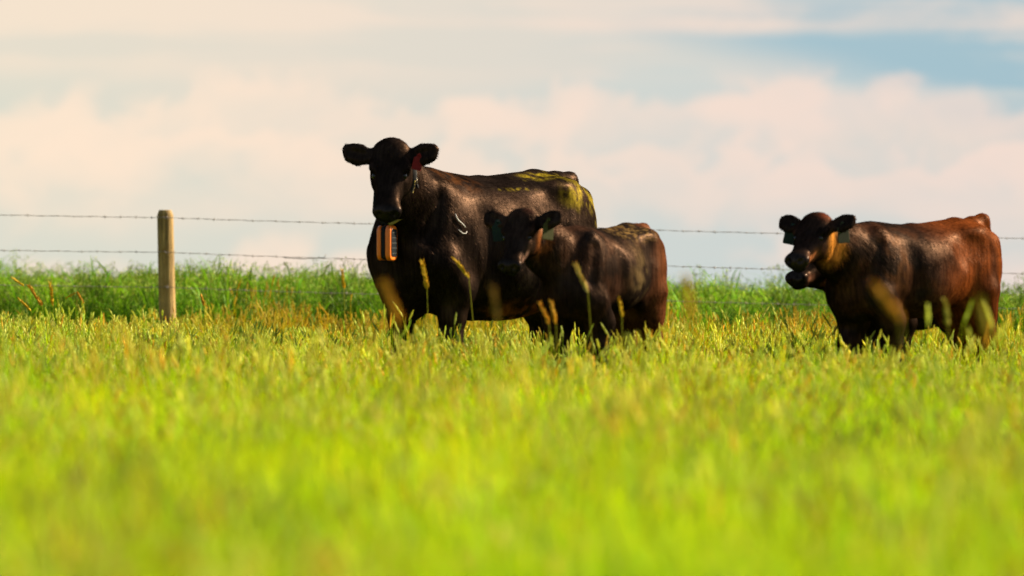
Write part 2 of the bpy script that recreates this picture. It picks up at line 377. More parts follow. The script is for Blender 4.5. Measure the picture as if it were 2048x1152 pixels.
class Cow: pass
def make_cow(name, loc, phi, S, p):
    """loc: place of the trunk's middle on the ground, phi: heading from image-left towards the camera, S: size against a 1.33 m cow"""
    h = p.get('voxel', 0.011)
    dp, wd, ln = p.get('depth', 1), p.get('width', 1), p.get('length', 1)
    bel = p.get('belly', 0.0); lt = p.get('leg', 1.0)
    Fd = Field((-1.12, -0.75, -0.02), (1.62, 0.85, 1.72), h)
    def top_at(x): return np.interp(x, [r[0] for r in TRUNK], [r[1] for r in TRUNK])
    wl = p.get('withers', 0.0)
    prof = [(x*ln, t-wl*math.exp(-((x-0.46)/0.16)**2), t-(t-b)*dp, w*wd) for x, t, b, w in TRUNK]
    I4 = np.eye(4)
    # hind legs and thighs
    for sd in (-1, 1):
        lg = p['hind'][0 if sd > 0 else 1] if 'hind' in p else (0, 0)
        dx, dz = lg
        y0 = p.get('hindw', 0.185)*wd*sd
        Fd.ell((-0.60*ln, 0.165*wd*sd, 0.97), (0.235, 0.125*wd, 0.30), 0.10, rot=np.array(Matrix.Rotation(R(-14), 3, 'Y')))
        Fd.chain([((-0.62*ln, y0*1.02, 0.84), 0.165*lt), ((-0.64*ln, y0*1.02, 0.70), 0.128*lt), ((-0.745*ln+dx*0.4, y0, 0.53), 0.075*lt), ((-0.80*ln+dx*0.6, y0, 0.46), 0.062*lt),
                  ((-0.775*ln+dx*0.8, y0, 0.36), 0.047*lt), ((-0.755*ln+dx, y0, 0.16), 0.040*lt), ((-0.735*ln+dx, y0, 0.115), 0.048*lt), ((-0.71*ln+dx, y0, 0.065), 0.046)], 0.05)
        Fd.cone((-0.71*ln+dx, y0, 0.045), (-0.665*ln+dx, y0, 0.02), 0.055, 0.05, 0.02)
        Fd.cone((-0.80*ln, 0.12*wd*sd, 1.18), (-0.835*ln, 0.105*wd*sd, 1.15), 0.055, 0.05, 0.07)     # pin bones
        Fd.ell((-0.47*ln, 0.20*wd*sd, 1.235), (0.10, 0.05, 0.035), 0.14)                            # hooks
        # front legs
        dx, dz = (p['fore'][0 if sd > 0 else 1] if 'fore' in p else (0, 0))
        y1 = 0.19*wd*sd
        Fd.ell((0.47*ln, 0.185*wd*sd, 0.99), (0.15, 0.085, 0.30), 0.12, rot=np.array(Matrix.Rotation(R(20), 3, 'Y')))
        Fd.ell((0.645*ln, 0.15*wd*sd, 0.86), (0.10, 0.085, 0.13), 0.10)
        Fd.chain([((0.55*ln, y1, 0.80), 0.125*lt), ((0.43*ln, y1*1.05, 0.645), 0.105*lt), ((0.445*ln+dx*0.4, y1, 0.50), 0.073*lt), ((0.455*ln+dx*0.6, y1, 0.37), 0.060*lt),
                  ((0.45*ln+dx*0.8, y1, 0.32), 0.049*lt), ((0.445*ln+dx, y1, 0.17), 0.042*lt), ((0.45*ln+dx, y1, 0.125), 0.048*lt), ((0.475*ln+dx, y1, 0.07), 0.046)], 0.05)
        Fd.cone((0.475*ln+dx, y1, 0.045), (0.515*ln+dx, y1, 0.02), 0.056, 0.05, 0.02)
    Fd.loft(prof, I4, 0.07)
    if bel:
        Fd.ell((-0.12*ln, 0.16, 0.80), (0.42, 0.26*bel, 0.30), 0.10); Fd.ell((-0.12*ln, -0.16, 0.80), (0.42, 0.26*bel, 0.30), 0.10)
    # modelling of the flank: hollow before the hip, groove behind the shoulder, crease before the thigh, faint ribs
    md = p.get('soft', 0.0)
    for sd in (-1, 1):
        Fd.ell((-0.34*ln, (0.325*wd+md)*sd, 1.13), (0.11, 0.045, 0.10), 0.10, sub=True)
        Fd.cone((0.30*ln, (0.345*wd+md)*sd, 1.12), (0.24*ln, (0.385*wd+md)*sd, 0.72), 0.035, 0.045, 0.09, sub=True)
        Fd.cone((-0.42*ln, (0.335*wd+md)*sd, 0.98), (-0.40*ln, (0.32*wd+md)*sd, 0.66+(1-dp)*0.4), 0.030, 0.045, 0.08, sub=True)
        Fd.cone((0.62*ln, (0.235*wd+md)*sd, 1.16), (0.70*ln, (0.225*wd+md)*sd, 0.95), 0.03, 0.035, 0.06, sub=True)
        if not md:
            for q in range(4):
                xr = (0.14-q*0.09)*ln
                Fd.cone((xr, 0.382*wd*sd, 1.05), (xr-0.05, 0.42*wd*sd, 0.80), 0.016, 0.016, 0.05, sub=True)
    # spine ridge and tail head
    Fd.chain([((0.45*ln, 0, 1.275-wl), 0.05), ((0.0, 0, 1.235), 0.05), ((-0.5*ln, 0, 1.28), 0.045), ((-0.74*ln, 0, 1.275), 0.045)], 0.06)
    th = p.get('tailhead', 0.0)
    Fd.chain([((-0.70*ln, 0, 1.27+th*0.6), 0.05), ((-0.83*ln, 0, 1.265+th), 0.045), ((-0.905*ln, 0, 1.17), 0.040), ((-0.93*ln, 0, 0.95), 0.030), ((-0.925*ln, 0.01, 0.65), 0.024), ((-0.90*ln, 0.01, 0.5), 0.035), ((-0.90*ln, 0.01, 0.35), 0.022)], 0.04)
    # neck
    HM = frame(p['yaw'], p['pitch'], p.get('roll', 0), Vector(p['head']), p['hs'], p.get('hw', 1.18))
    base = np.array(HM @ Vector((0.05, 0, -0.06))); jaw = np.array(HM @ Vector((0.14, 0, -0.13)))
    hs = p['hs']; lat = np.array((0, 1, 0.0))
    A0 = np.array((p.get('neckx', 0.50)*ln, 0, 1.07-wl)); A1 = np.array((0.56*ln, 0, 0.92))
    mid = A0*0.5+base*0.5+np.array((0.02, 0, 0.01)); nw = p.get('neck', 1.0)
    hl = np.array(HM.to_3x3() @ Vector((0, 1, 0))); hl /= np.linalg.norm(hl)
    Fd.cone(A0, mid, 0.225*nw, 0.165*nw, 0.10, (lat+hl)/2, 0.78)
    Fd.cone(mid, base, 0.165*nw, 0.120*nw*hs**0.5, 0.08, hl, 0.85)
    Fd.cone(A1, (mid+jaw)/2-np.array((0, 0, 0.06)), 0.17*nw, 0.10*nw, 0.10, (lat+hl)/2, 0.6)
    Fd.cone((mid+jaw)/2-np.array((0, 0, 0.06)), jaw, 0.10*nw, 0.07*hs, 0.08, hl, 0.6)
    bz = 0.60+(1-dp)*0.7
    Fd.cone((0.70*ln, 0, bz+0.05), (0.60*ln, 0, bz-0.02), 0.10, 0.11, 0.08, lat, 0.6)                 # brisket
    Fd.cone((0.76*ln, 0, bz+0.25), (0.70*ln, 0, bz+0.05), 0.06, 0.10, 0.08, lat, 0.6)
    # head
    Fd.loft([(x, t, b, w) for x, t, b, w in HEAD], np.array(HM), 0.035, 2.3, 0.60)
    H3 = np.array(frame(p['yaw'], p['pitch'], p.get('roll', 0), Vector(), 1).to_3x3()); yw = np.array((1, p.get('hw', 1.18), 1))*hs
    def hp(x, y, z): return np.array(HM @ Vector((x, y, z)))
    Fd.ell(hp(-0.005, 0, 0.03), np.array((0.07, 0.085, 0.055))*yw, 0.08, H3)       # poll
    Fd.ell(hp(0.462, 0, -0.035), np.array((0.058, 0.083, 0.046))*yw, 0.03, H3)  # muzzle pad
    Fd.ell(hp(0.43, 0, -0.112), np.array((0.075, 0.052, 0.03))*yw, 0.012, H3)   # chin
    for sd in (-1, 1):
        Fd.ell(hp(0.15, 0.078*sd, -0.105), np.array((0.10, 0.042, 0.075))*yw, 0.04, H3)   # cheek
        Fd.ell(hp(0.135, 0.103*sd, 0.028), np.array((0.05, 0.024, 0.02))*yw, 0.03, H3)    # brow
        Fd.ell(hp(0.20, 0.112*sd, -0.004), np.array((0.032, 0.018, 0.020))*yw, 0.012, H3, sub=True)   # eye socket
        Fd.ell(hp(0.512, 0.047*sd, -0.018), np.array((0.026, 0.017, 0.019))*yw, 0.010, H3, sub=True)  # nostril
        Fd.cone(hp(0.36, 0.075*sd, -0.098), hp(0.53, 0.055*sd, -0.088), 0.008, 0.009, 0.006, sub=True)  # mouth line
        # ear: a broad leaf, hollow on the front
        tip = Vector(p['ears'][0 if sd > 0 else 1])
        b0 = Vector((0.06, 0.085*sd, -0.01)); b2 = Vector((tip.x, tip.y*sd, tip.z)); dv = b2-b0
        en = p.get('earn', (0.3, 0.3, 0.9)); nrm = np.array(HM.to_3x3() @ Vector((en[0], sd*en[1], en[2]))); nrm /= np.linalg.norm(nrm)
        wv = dv.cross(Vector((0.3, 0.3*sd, 0.9))).normalized()
        dn = wv*0.012*(1 if wv.x > 0 else -1)
        pts = [(hp(*b0), 0.036*hs), (hp(*(b0+dv*0.28)), 0.048*hs), (hp(*(b0+dv*0.55+dn)), 0.070*hs), (hp(*(b0+dv*0.80+dn)), 0.064*hs), (hp(*b2), 0.030*hs)]
        Fd.chain(pts, 0.02, nrm, 0.34)
        nn = Vector(nrm).normalized()
        Fd.cone(np.array(Vector(hp(*(b0+dv*0.35)))+nn*0.034*hs), np.array(Vector(hp(*(b0+dv*0.78+dn)))+nn*0.034*hs), 0.026*hs, 0.032*hs, 0.012, nrm, 0.6, sub=True)
    if p.get('udder'):
        Fd.ell((-0.50, 0, 0.60), (0.16, 0.13, 0.10), 0.06)
    V, Q = Fd.mesh()
    # keep only the trunk's connected surface: drop specks
    root = empty(name, loc)
    hx, hy = -math.cos(phi), -math.sin(phi)
    root.rotation_euler = (0, 0, math.atan2(hy, hx))
    c = Cow(); c.root = root; c.HM = HM; c.S = S; c.hs = hs; c.V = V; c.Q = Q
    hl_ = (np.linalg.inv(np.array(HM)) @ np.c_[V, np.ones(len(V))].T).T[:, :3]      # every vertex in head coordinates
    c.headco = hl_
    e1 = V[Q[:, 1]]-V[Q[:, 0]]; e2 = V[Q[:, 3]]-V[Q[:, 0]]; fn = np.cross(e1, e2)
    nr = np.zeros_like(V)
    for k in range(4): np.add.at(nr, Q[:, k], fn)
    nr /= np.linalg.norm(nr, axis=1)[:, None]+1e-9
    c.N = nr
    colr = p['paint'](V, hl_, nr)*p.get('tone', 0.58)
    c.col = colr
    c.mid = mid; c.base = base; c.jaw = jaw
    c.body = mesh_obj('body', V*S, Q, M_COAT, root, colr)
    wv_ = (sstep(0.44, 0.475, hl_[:, 0])*(np.abs(hl_[:, 1]) < 0.2)*(np.abs(hl_[:, 2]+0.04) < 0.12)*(hl_[:, 0] < 0.6)).astype(np.float32)
    at_ = c.body.data.attributes.new('wet', 'FLOAT', 'POINT'); at_.data.foreach_set('value', wv_)
    # eyes
    for sd in (-1, 1):
        mb = MB(); mb.ell((0, 0, 0), (0.021, 0.021, 0.021), 14, 10)
        e = mb.build('eye', M_EYE, root)
        e.location = (HM @ Vector((0.20, 0.088*sd, -0.004)))*S; e.scale = (S*hs,)*3
    # hair
    n = p.get('hairs', 50000)
    pick = RNG.integers(0, len(V), n)
    jit = RNG.normal(0, h*0.35, (n, 3))
    nr_ = nr[pick]; jit -= nr_*np.sum(jit*nr_, 1)[:, None]
    P = V[pick]+jit-nr_*0.001
    onhead = (hl_[pick, 0] > 0.02)*(np.abs(hl_[pick, 1]) < 0.16)*(hl_[pick, 2] > -0.26)*(hl_[pick, 0] < 0.6)
    flow = np.tile(np.array((-0.62, 0, -0.78)), (n, 1))
    flow[P[:, 2] < 0.62] = (-0.1, 0, -1)
    back = P[:, 2] > 1.2
    flow[back] = (-0.95, 0, -0.3)
    HX = np.array(HM.to_3x3() @ Vector((1, 0, 0)))
    flow[onhead] = HX/np.linalg.norm(HX)*0.5+np.array((-0.3, 0, -0.7))
    flow = flow+RNG.normal(0, 0.13, (n, 3))
    flow -= nr_*np.sum(flow*nr_, 1)[:, None]; flow /= np.linalg.norm(flow, axis=1)[:, None]+1e-9
    ln_ = p['hairlen'](P, hl_[pick], nr_)*RNG.uniform(0.55, 1.25, n)
    lift = RNG.uniform(0.02, 0.20, n)[:, None]
    D = flow+nr_*lift; D /= np.linalg.norm(D, axis=1)[:, None]
    side = np.cross(D, nr_+RNG.normal(0, 0.16, (n, 3))); side /= np.linalg.norm(side, axis=1)[:, None]+1e-9
    w = (0.0007+0.0009*RNG.random(n))[:, None]
    g = np.array((0, 0, -1.0))
    mid_ = P+D*(ln_*0.55)[:, None]; tip_ = P+(D*1.0+(flow*0.15+g*0.10))*ln_[:, None]
    HV = np.stack([P-side*w, P+side*w, mid_+side*w*0.8, mid_-side*w*0.8, tip_], 1).reshape(-1, 3)
    b5 = (np.arange(n)*5)[:, None]
    T = np.concatenate([b5+[0, 1, 2], b5+[0, 2, 3], b5+[3, 2, 4]])
    hc = colr[pick]*RNG.uniform(0.6, 1.5, n)[:, None]
    hc = np.repeat(hc, 5, 0)
    keep = ln_ > 0.002
    hair = mesh_obj('coat_hair', HV*S, T, M_HAIR, root, hc)
    hair['kind'] = 'stuff'
    root['S'] = S
    return c

def blob(P, c, r, soft=0.5):
    d = np.sqrt((((P-np.array(c))/np.array(r))**2).sum(1)); return 1-sstep(1-soft, 1+soft*0.3, d)
def vnoise(P, s, off=0.0):
    return np.array([noise.noise(Vector(q)) for q in (P*s+off)])
def lerpc(c, w, col): return c*(1-w[:, None])+np.array(col)*w[:, None]

BLACK = np.array((0.0060, 0.0042, 0.0034))
def common_paint(V, Hc, Nn, c):
    muz = sstep(0.42, 0.47, Hc[:, 0])*(np.abs(Hc[:, 1]) < 0.2)*(np.abs(Hc[:, 2]+0.04) < 0.2)*(Hc[:, 0] < 0.6)
    c = lerpc(c, muz, (0.006, 0.0055, 0.0055))
    face = (Hc[:, 0] > 0.0)*(Hc[:, 0] < 0.6)*(np.abs(Hc[:, 1]) < 0.10)*sstep(-0.06, 0.0, Hc[:, 2])*(Hc[:, 2] < 0.2)
    c = lerpc(c, face*0.8*sstep(0.02, 0.08, Hc[:, 0]), (0.0042, 0.0032, 0.0028))
    hoof = 1-sstep(0.06, 0.08, V[:, 2]); c = lerpc(c, hoof, (0.02, 0.017, 0.014))
    return c
def base_hairlen(P, Hc, N_, body=0.022, neck=0.04, cheek=0.03, belly=0.03):
    L = np.full(len(P), body)
    nk = blob(P, (0.75, 0.1, 1.0), (0.35, 0.4, 0.4)); L = L*(1-nk)+neck*nk
    bl = (1-sstep(0.55, 0.7, P[:, 2]))*(np.abs(P[:, 0]) < 0.5)*(N_[:, 2] < -0.2); L = L*(1-bl)+belly*bl
    inh = (Hc[:, 0] > -0.02)*(Hc[:, 0] < 0.6)*(np.abs(Hc[:, 1]) < 0.15)*(np.abs(Hc[:, 2]+0.06) < 0.16)
    L = np.where(inh, 0.014, L)
    ck = blob(Hc, (0.10, 0, -0.15), (0.12, 0.2, 0.09)); L = L*(1-ck)+cheek*ck
    L = np.where((Hc[:, 0] > 0.40)*inh, 0.002, L)
    ear = (np.abs(Hc[:, 1]) > 0.15)*(np.abs(Hc[:, 1]) < 0.36)*(np.abs(Hc[:, 0]-0.03) < 0.12)*(np.abs(Hc[:, 2]) < 0.15); L = np.where(ear, 0.011, L)
    return L

# ------------------------------------------------------------------ ground: one sheet from behind the camera to the horizon
def build_ground():
    ys = np.concatenate([np.linspace(-30, 0, 7), np.linspace(2, 70, 52), np.geomspace(75, 4000, 26)])
    xs = np.concatenate([-np.geomspace(4000, 30, 14), np.linspace(-25, 25, 41), np.geomspace(30, 4000, 14)])
    X, Y = np.meshgrid(xs, ys); Z = zg(X, Y)
    V = np.stack([X, Y, Z], -1).reshape(-1, 3); nx, ny = len(xs), len(ys)
    I = (np.arange(ny-1)[:, None]*nx+np.arange(nx-1)[None]).ravel()
    Fc = np.stack([I, I+1, I+nx+1, I+nx], 1)
    m, nt, b = material('pasture_soil'); L = nt.links
    tc = nnew(nt, 'ShaderNodeTexCoord')
    n1 = nnew(nt, 'ShaderNodeTexNoise'); n1.inputs['Scale'].default_value = 3.0; n1.inputs['Detail'].default_value = 8; L.new(tc.outputs['Object'], n1.inputs['Vector'])
    cr = nnew(nt, 'ShaderNodeValToRGB'); L.new(n1.outputs['Fac'], cr.inputs[0])
    cr.color_ramp.elements[0].color = (0.030, 0.042, 0.010, 1); cr.color_ramp.elements[0].position = 0.3
    cr.color_ramp.elements[1].color = (0.085, 0.110, 0.018, 1); cr.color_ramp.elements[1].position = 0.7
    L.new(cr.outputs[0], b.inputs['Base Color']); b.inputs['Roughness'].default_value = 0.95; b.inputs['Specular IOR Level'].default_value = 0.1
    o = mesh_obj('ground', V, Fc, m)
    tag(o, 'gently falling pasture soil under the grass', 'ground', kind='structure')
build_ground()

def leaf_material(name, transl, sat_shift=(1.25, 1.05, 0.5), rough=0.55, gloss=0.007, dry=(0.36, 0.255, 0.012), lush=(0.07, 0.24, 0.008)):
    m = bpy.data.materials.new(name); m.use_nodes = True; nt = m.node_tree; nt.nodes.clear(); L = nt.links
    at = nnew(nt, 'ShaderNodeAttribute'); at.attribute_name = 'col'
    ti = nnew(nt, 'ShaderNodeAttribute'); ti.attribute_name = 'tint'; ti.attribute_type = 'INSTANCER'
    br = nnew(nt, 'ShaderNodeAttribute'); br.attribute_name = 'brit'; br.attribute_type = 'INSTANCER'
    # tint -1..1: towards lush green below 0, towards dry straw above 0
    pos = nnew(nt, 'ShaderNodeMath', operation='MAXIMUM'); L.new(ti.outputs['Fac'], pos.inputs[0]); pos.inputs[1].default_value = 0
    neg = nnew(nt, 'ShaderNodeMath', operation='MULTIPLY'); L.new(ti.outputs['Fac'], neg.inputs[0]); neg.inputs[1].default_value = -1
    ng = nnew(nt, 'ShaderNodeMath', operation='MAXIMUM'); L.new(neg.outputs[0], ng.inputs[0]); ng.inputs[1].default_value = 0
    m1 = nnew(nt, 'ShaderNodeMix', data_type='RGBA'); L.new(pos.outputs[0], m1.inputs[0]); L.new(at.outputs['Color'], m1.inputs[6]); m1.inputs[7].default_value = (*dry, 1)
    m2 = nnew(nt, 'ShaderNodeMix', data_type='RGBA'); L.new(ng.outputs[0], m2.inputs[0]); L.new(m1.outputs[2], m2.inputs[6]); m2.inputs[7].default_value = (*lush, 1)
    bs = nnew(nt, 'ShaderNodeVectorMath', operation='SCALE'); L.new(m2.outputs[2], bs.inputs[0]); L.new(br.outputs['Fac'], bs.inputs['Scale'])
    df = nnew(nt, 'ShaderNodeBsdfDiffuse'); L.new(bs.outputs[0], df.inputs[0])
    tv = nnew(nt, 'ShaderNodeVectorMath', operation='MULTIPLY'); L.new(bs.outputs[0], tv.inputs[0]); tv.inputs[1].default_value = sat_shift
    tr = nnew(nt, 'ShaderNodeBsdfTranslucent'); L.new(tv.outputs[0], tr.inputs[0])
    mx = nnew(nt, 'ShaderNodeMixShader'); mx.inputs[0].default_value = transl; L.new(df.outputs[0], mx.inputs[1]); L.new(tr.outputs[0], mx.inputs[2])
    gl = nnew(nt, 'ShaderNodeBsdfAnisotropic'); gl.inputs['Roughness'].default_value = rough; gl.inputs['Color'].default_value = (1, 1, 0.9, 1)
    m3 = nnew(nt, 'ShaderNodeMixShader'); m3.inputs[0].default_value = gloss; L.new(mx.outputs[0], m3.inputs[1]); L.new(gl.outputs[0], m3.inputs[2])
    out = nnew(nt, 'ShaderNodeOutputMaterial'); L.new(m3.outputs[0], out.inputs[0])
    return m
M_GRASS = leaf_material('grass_blade', 0.5)
M_CROP = leaf_material('oat_leaf', 0.42, (1.15, 1.05, 0.55), dry=(0.24, 0.20, 0.05), lush=(0.02, 0.10, 0.018))

class Tuft:
    def __init__(s): s.v = []; s.f = []; s.c = []
    def blade(s, base, az, h, w, lean, droop, col, n=4, tipc=None):
        b = len(s.v); d = Vector((math.cos(az), math.sin(az), 0)); sd = Vector((-d.y, d.x, 0)); tw = random.uniform(-0.6, 0.6)
        sd = (sd*math.cos(tw)+d*math.sin(tw))
        for i in range(n+1):
            t = i/n
            p = Vector(base)+d*(h*(lean*t+droop*t*t*t))+Vector((0, 0, h*(t-0.45*droop*t*t*t)))
            ww = w*(0.75+0.5*t-1.25*t*t*t) if i < n else 0
            cc = col if not tipc else tuple(col[k]*(1-t*t)+tipc[k]*t*t for k in range(3))
            if i < n:
                s.v += [p-sd*ww*0.5, p+sd*ww*0.5]; s.c += [cc, cc]
            else:
                s.v.append(p); s.c.append(cc)
        for i in range(n-1): s.f.append((b+2*i, b+2*i+1, b+2*i+3, b+2*i+2))
        s.f.append((b+2*n-2, b+2*n-1, b+2*n))
    def spindle(s, p0, p1, r, col, n=4, m=5, jag=0.25):
        b = len(s.v); p0 = Vector(p0); p1 = Vector(p1); t = (p1-p0).normalized()
        a = t.cross(Vector((0.3, 0.9, 0.1))).normalized(); c = t.cross(a)
        for i in range(m+1):
            u = i/m; rr = r*(math.sin(math.pi*(0.08+0.88*u))**0.6)
            for k in range(n):
                w = 2*math.pi*(k+0.5*(i % 2))/n; q = rr*random.uniform(1-jag, 1+jag)
                s.v.append(p0+(p1-p0)*u+a*q*math.cos(w)+c*q*math.sin(w)); k_ = random.uniform(0.8, 1.2); s.c.append(tuple(x*k_ for x in col))
        for i in range(m):
            for k in range(n): s.f.append((b+i*n+k, b+i*n+(k+1) % n, b+(i+1)*n+(k+1) % n, b+(i+1)*n+k))
    def stem(s, pts, w, col):
        for ang in (0.0, 1.57):
            b = len(s.v)
            for i, p in enumerate(pts):
                ww = w*(1-0.4*i/len(pts)); o = Vector((math.cos(ang), math.sin(ang), 0))*ww*0.5
                s.v += [Vector(p)-o, Vector(p)+o]; s.c += [col, col]
            for i in range(len(pts)-1): s.f.append((b+2*i, b+2*i+1, b+2*i+3, b+2*i+2))
    def seed(s, p, d, L, w, col):
        b = len(s.v); p = Vector(p); d = Vector(d).normalized(); a = d.cross(Vector((random.uniform(-1, 1), random.uniform(-1, 1), 0.2))).normalized()
        c = d.cross(a); m = p+d*L*0.4
        s.v += [p, m+a*w*0.5, m-a*w*0.25+c*w*0.43, m-a*w*0.25-c*w*0.43, p+d*L]; s.c += [col]*5
        s.f += [(b, b+1, b+2), (b, b+2, b+3), (b, b+3, b+1), (b+4, b+2, b+1), (b+4, b+3, b+2), (b+4, b+1, b+3)]
    def build(s, name, mat): return mesh_obj(name, np.array(s.v), s.f, mat, None, np.array(s.c), False, link=False)

def vary(c, a=0.2):
    k = random.uniform(1-a, 1+a); return (c[0]*k*random.uniform(0.9, 1.12), c[1]*k, c[2]*k*random.uniform(0.8, 1.2))
G_LEAF = (0.145, 0.30, 0.003); G_YEL = (0.25, 0.37, 0.004); G_PALE = (0.40, 0.46, 0.08); G_STRAW = (0.42, 0.32, 0.03)
def tuft_leafy(name, nb, hmin, hmax, spread):
    t = Tuft()
    for i in range(nb):
        r = spread*math.sqrt(random.random()); a = random.uniform(0, 6.283)
        h = random.uniform(hmin, hmax); u = random.random()
        col = vary(G_LEAF if u < 0.62 else (G_YEL if u < 0.97 else G_STRAW))
        t.blade((r*math.cos(a), r*math.sin(a), -0.01), random.uniform(0, 6.283), h, random.uniform(0.0025, 0.0055), random.uniform(0.05, 0.38), random.uniform(0.0, 0.55), col, tipc=vary(G_YEL))
    return t.build(name, M_GRASS)
def tuft_seed(name, ns, nb, hmin, hmax, spread, hl=(0.035, 0.075), hr=0.0042):
    t = Tuft()
    for i in range(nb):
        r = spread*math.sqrt(random.random()); a = random.uniform(0, 6.283)
        t.blade((r*math.cos(a), r*math.sin(a), -0.01), random.uniform(0, 6.283), random.uniform(0.5, 0.9)*hmin, random.uniform(0.0028, 0.005), random.uniform(0.1, 0.4), random.uniform(0, 0.5), vary(G_LEAF))
    for i in range(ns):
        r = spread*math.sqrt(random.random()); a = random.uniform(0, 6.283); h = random.uniform(hmin, hmax); az = random.uniform(0, 6.283); le = random.uniform(0.02, 0.18)*h
        d = Vector((math.cos(az)*le, math.sin(az)*le, 0)); b = Vector((r*math.cos(a), r*math.sin(a), 0))
        top = b+d+Vector((0, 0, h)); mid = b+d*0.35+Vector((0, 0, h*0.55))
        t.stem([b, mid, top], 0.0028, vary(G_YEL))
        L = random.uniform(*hl); hd = (top-mid).normalized()+d.normalized()*random.uniform(0, 0.5)
        t.spindle(top-hd*0.005, top+hd.normalized()*L, hr*random.uniform(0.75, 1.25), vary(G_PALE if random.random() < 0.88 else G_STRAW))
        t.blade(b+d*0.1+Vector((0, 0, h*0.2)), random.uniform(0, 6.283), h*0.5, 0.006, 0.4, 0.5, vary(G_LEAF))
    return t.build(name, M_GRASS)
O_LEAF = (0.10, 0.23, 0.008); O_PAN = (0.33, 0.42, 0.07); O_STEM = (0.13, 0.24, 0.02)
def tuft_oat(name, ns, spread, hmin, hmax):
    t = Tuft()
    for i in range(ns):
        r = spread*math.sqrt(random.random()); a = random.uniform(0, 6.283); h = random.uniform(hmin, hmax); az = random.uniform(0, 6.283)
        b = Vector((r*math.cos(a), r*math.sin(a), 0)); d = Vector((math.cos(az), math.sin(az), 0))*random.uniform(0.01, 0.07)
        pts = [b+d*u*u+Vector((0, 0, h*u)) for u in (0, 0.3, 0.6, 0.82, 1.0)]
        t.stem(pts, 0.0042, vary(O_STEM))
        for u in (0.18, 0.34, 0.5, 0.64):
            p = b+d*u*u+Vector((0, 0, h*u)); t.blade(p, random.uniform(0, 6.283), random.uniform(0.22, 0.36), random.uniform(0.011, 0.017), random.uniform(0.2, 0.5), random.uniform(0.3, 0.9), vary(O_LEAF), 5)
        pc = vary(O_PAN, 0.25)
        for k in range(random.randint(9, 13)):
            u = random.uniform(0.74, 1.0); p = b+d*u*u+Vector((0, 0, h*u)); w = random.uniform(0, 6.283); q = (1.05-u)*0.30*random.uniform(0.5, 1.1)+0.008
            e = p+Vector((math.cos(w)*q, math.sin(w)*q, q*random.uniform(0.0, 0.7)))
            t.stem([p, e], 0.0012, pc)
            t.seed(e, (math.cos(w)*0.35, math.sin(w)*0.35, -1), random.uniform(0.02, 0.03), 0.009, vary(pc))
    return t.build(name, M_CROP)

def scatter(name, pts, rot, scl, idx, tint, brit, sources, label, cat):
    c = bpy.data.collections.new(name+'_plants')
    for i, o in enumerate(sources): o.name = '%s_%02d' % (name, i); c.objects.link(o)
    me = bpy.data.meshes.new(name); me.vertices.add(len(pts)); me.vertices.foreach_set('co', pts.astype(np.float32).ravel())
    def att(n, t, v, f): a = me.attributes.new(n, t, 'POINT'); a.data.foreach_set(f, np.ascontiguousarray(v).ravel())
    att('rot', 'FLOAT_VECTOR', rot.astype(np.float32), 'vector'); att('scl', 'FLOAT_VECTOR', scl.astype(np.float32), 'vector')
    att('idx', 'INT', idx.astype(np.int32), 'value'); att('tint', 'FLOAT', tint.astype(np.float32), 'value'); att('brit', 'FLOAT', brit.astype(np.float32), 'value')
    o = bpy.data.objects.new(name, me); COL.objects.link(o)
    ng = bpy.data.node_groups.new(name+'_scatter', 'GeometryNodeTree')
    ng.interface.new_socket('Geometry', in_out='INPUT', socket_type='NodeSocketGeometry'); ng.interface.new_socket('Geometry', in_out='OUTPUT', socket_type='NodeSocketGeometry')
    gi = ng.nodes.new('NodeGroupInput'); go = ng.nodes.new('NodeGroupOutput')
    ci = ng.nodes.new('GeometryNodeCollectionInfo'); ci.inputs['Collection'].default_value = c; ci.inputs['Separate Children'].default_value = True; ci.inputs['Reset Children'].default_value = True
    ip = ng.nodes.new('GeometryNodeInstanceOnPoints'); ip.inputs['Pick Instance'].default_value = True
    def na(n, t):
        q = ng.nodes.new('GeometryNodeInputNamedAttribute'); q.data_type = t; q.inputs['Name'].default_value = n; return q.outputs['Attribute']
    L = ng.links
    L.new(gi.outputs[0], ip.inputs['Points']); L.new(ci.outputs[0], ip.inputs['Instance'])
    L.new(na('idx', 'INT'), ip.inputs['Instance Index']); L.new(na('rot', 'FLOAT_VECTOR'), ip.inputs['Rotation']); L.new(na('scl', 'FLOAT_VECTOR'), ip.inputs['Scale'])
    L.new(ip.outputs[0], go.inputs[0])
    md = o.modifiers.new('scatter', 'NODES'); md.node_group = ng
    return tag(o, label, cat, kind='stuff')
def fnoise(x, y, s, off=0.0):
    return np.array([noise.noise(Vector((a*s+off, b*s-off, off*0.37))) for a, b in zip(x, y)])

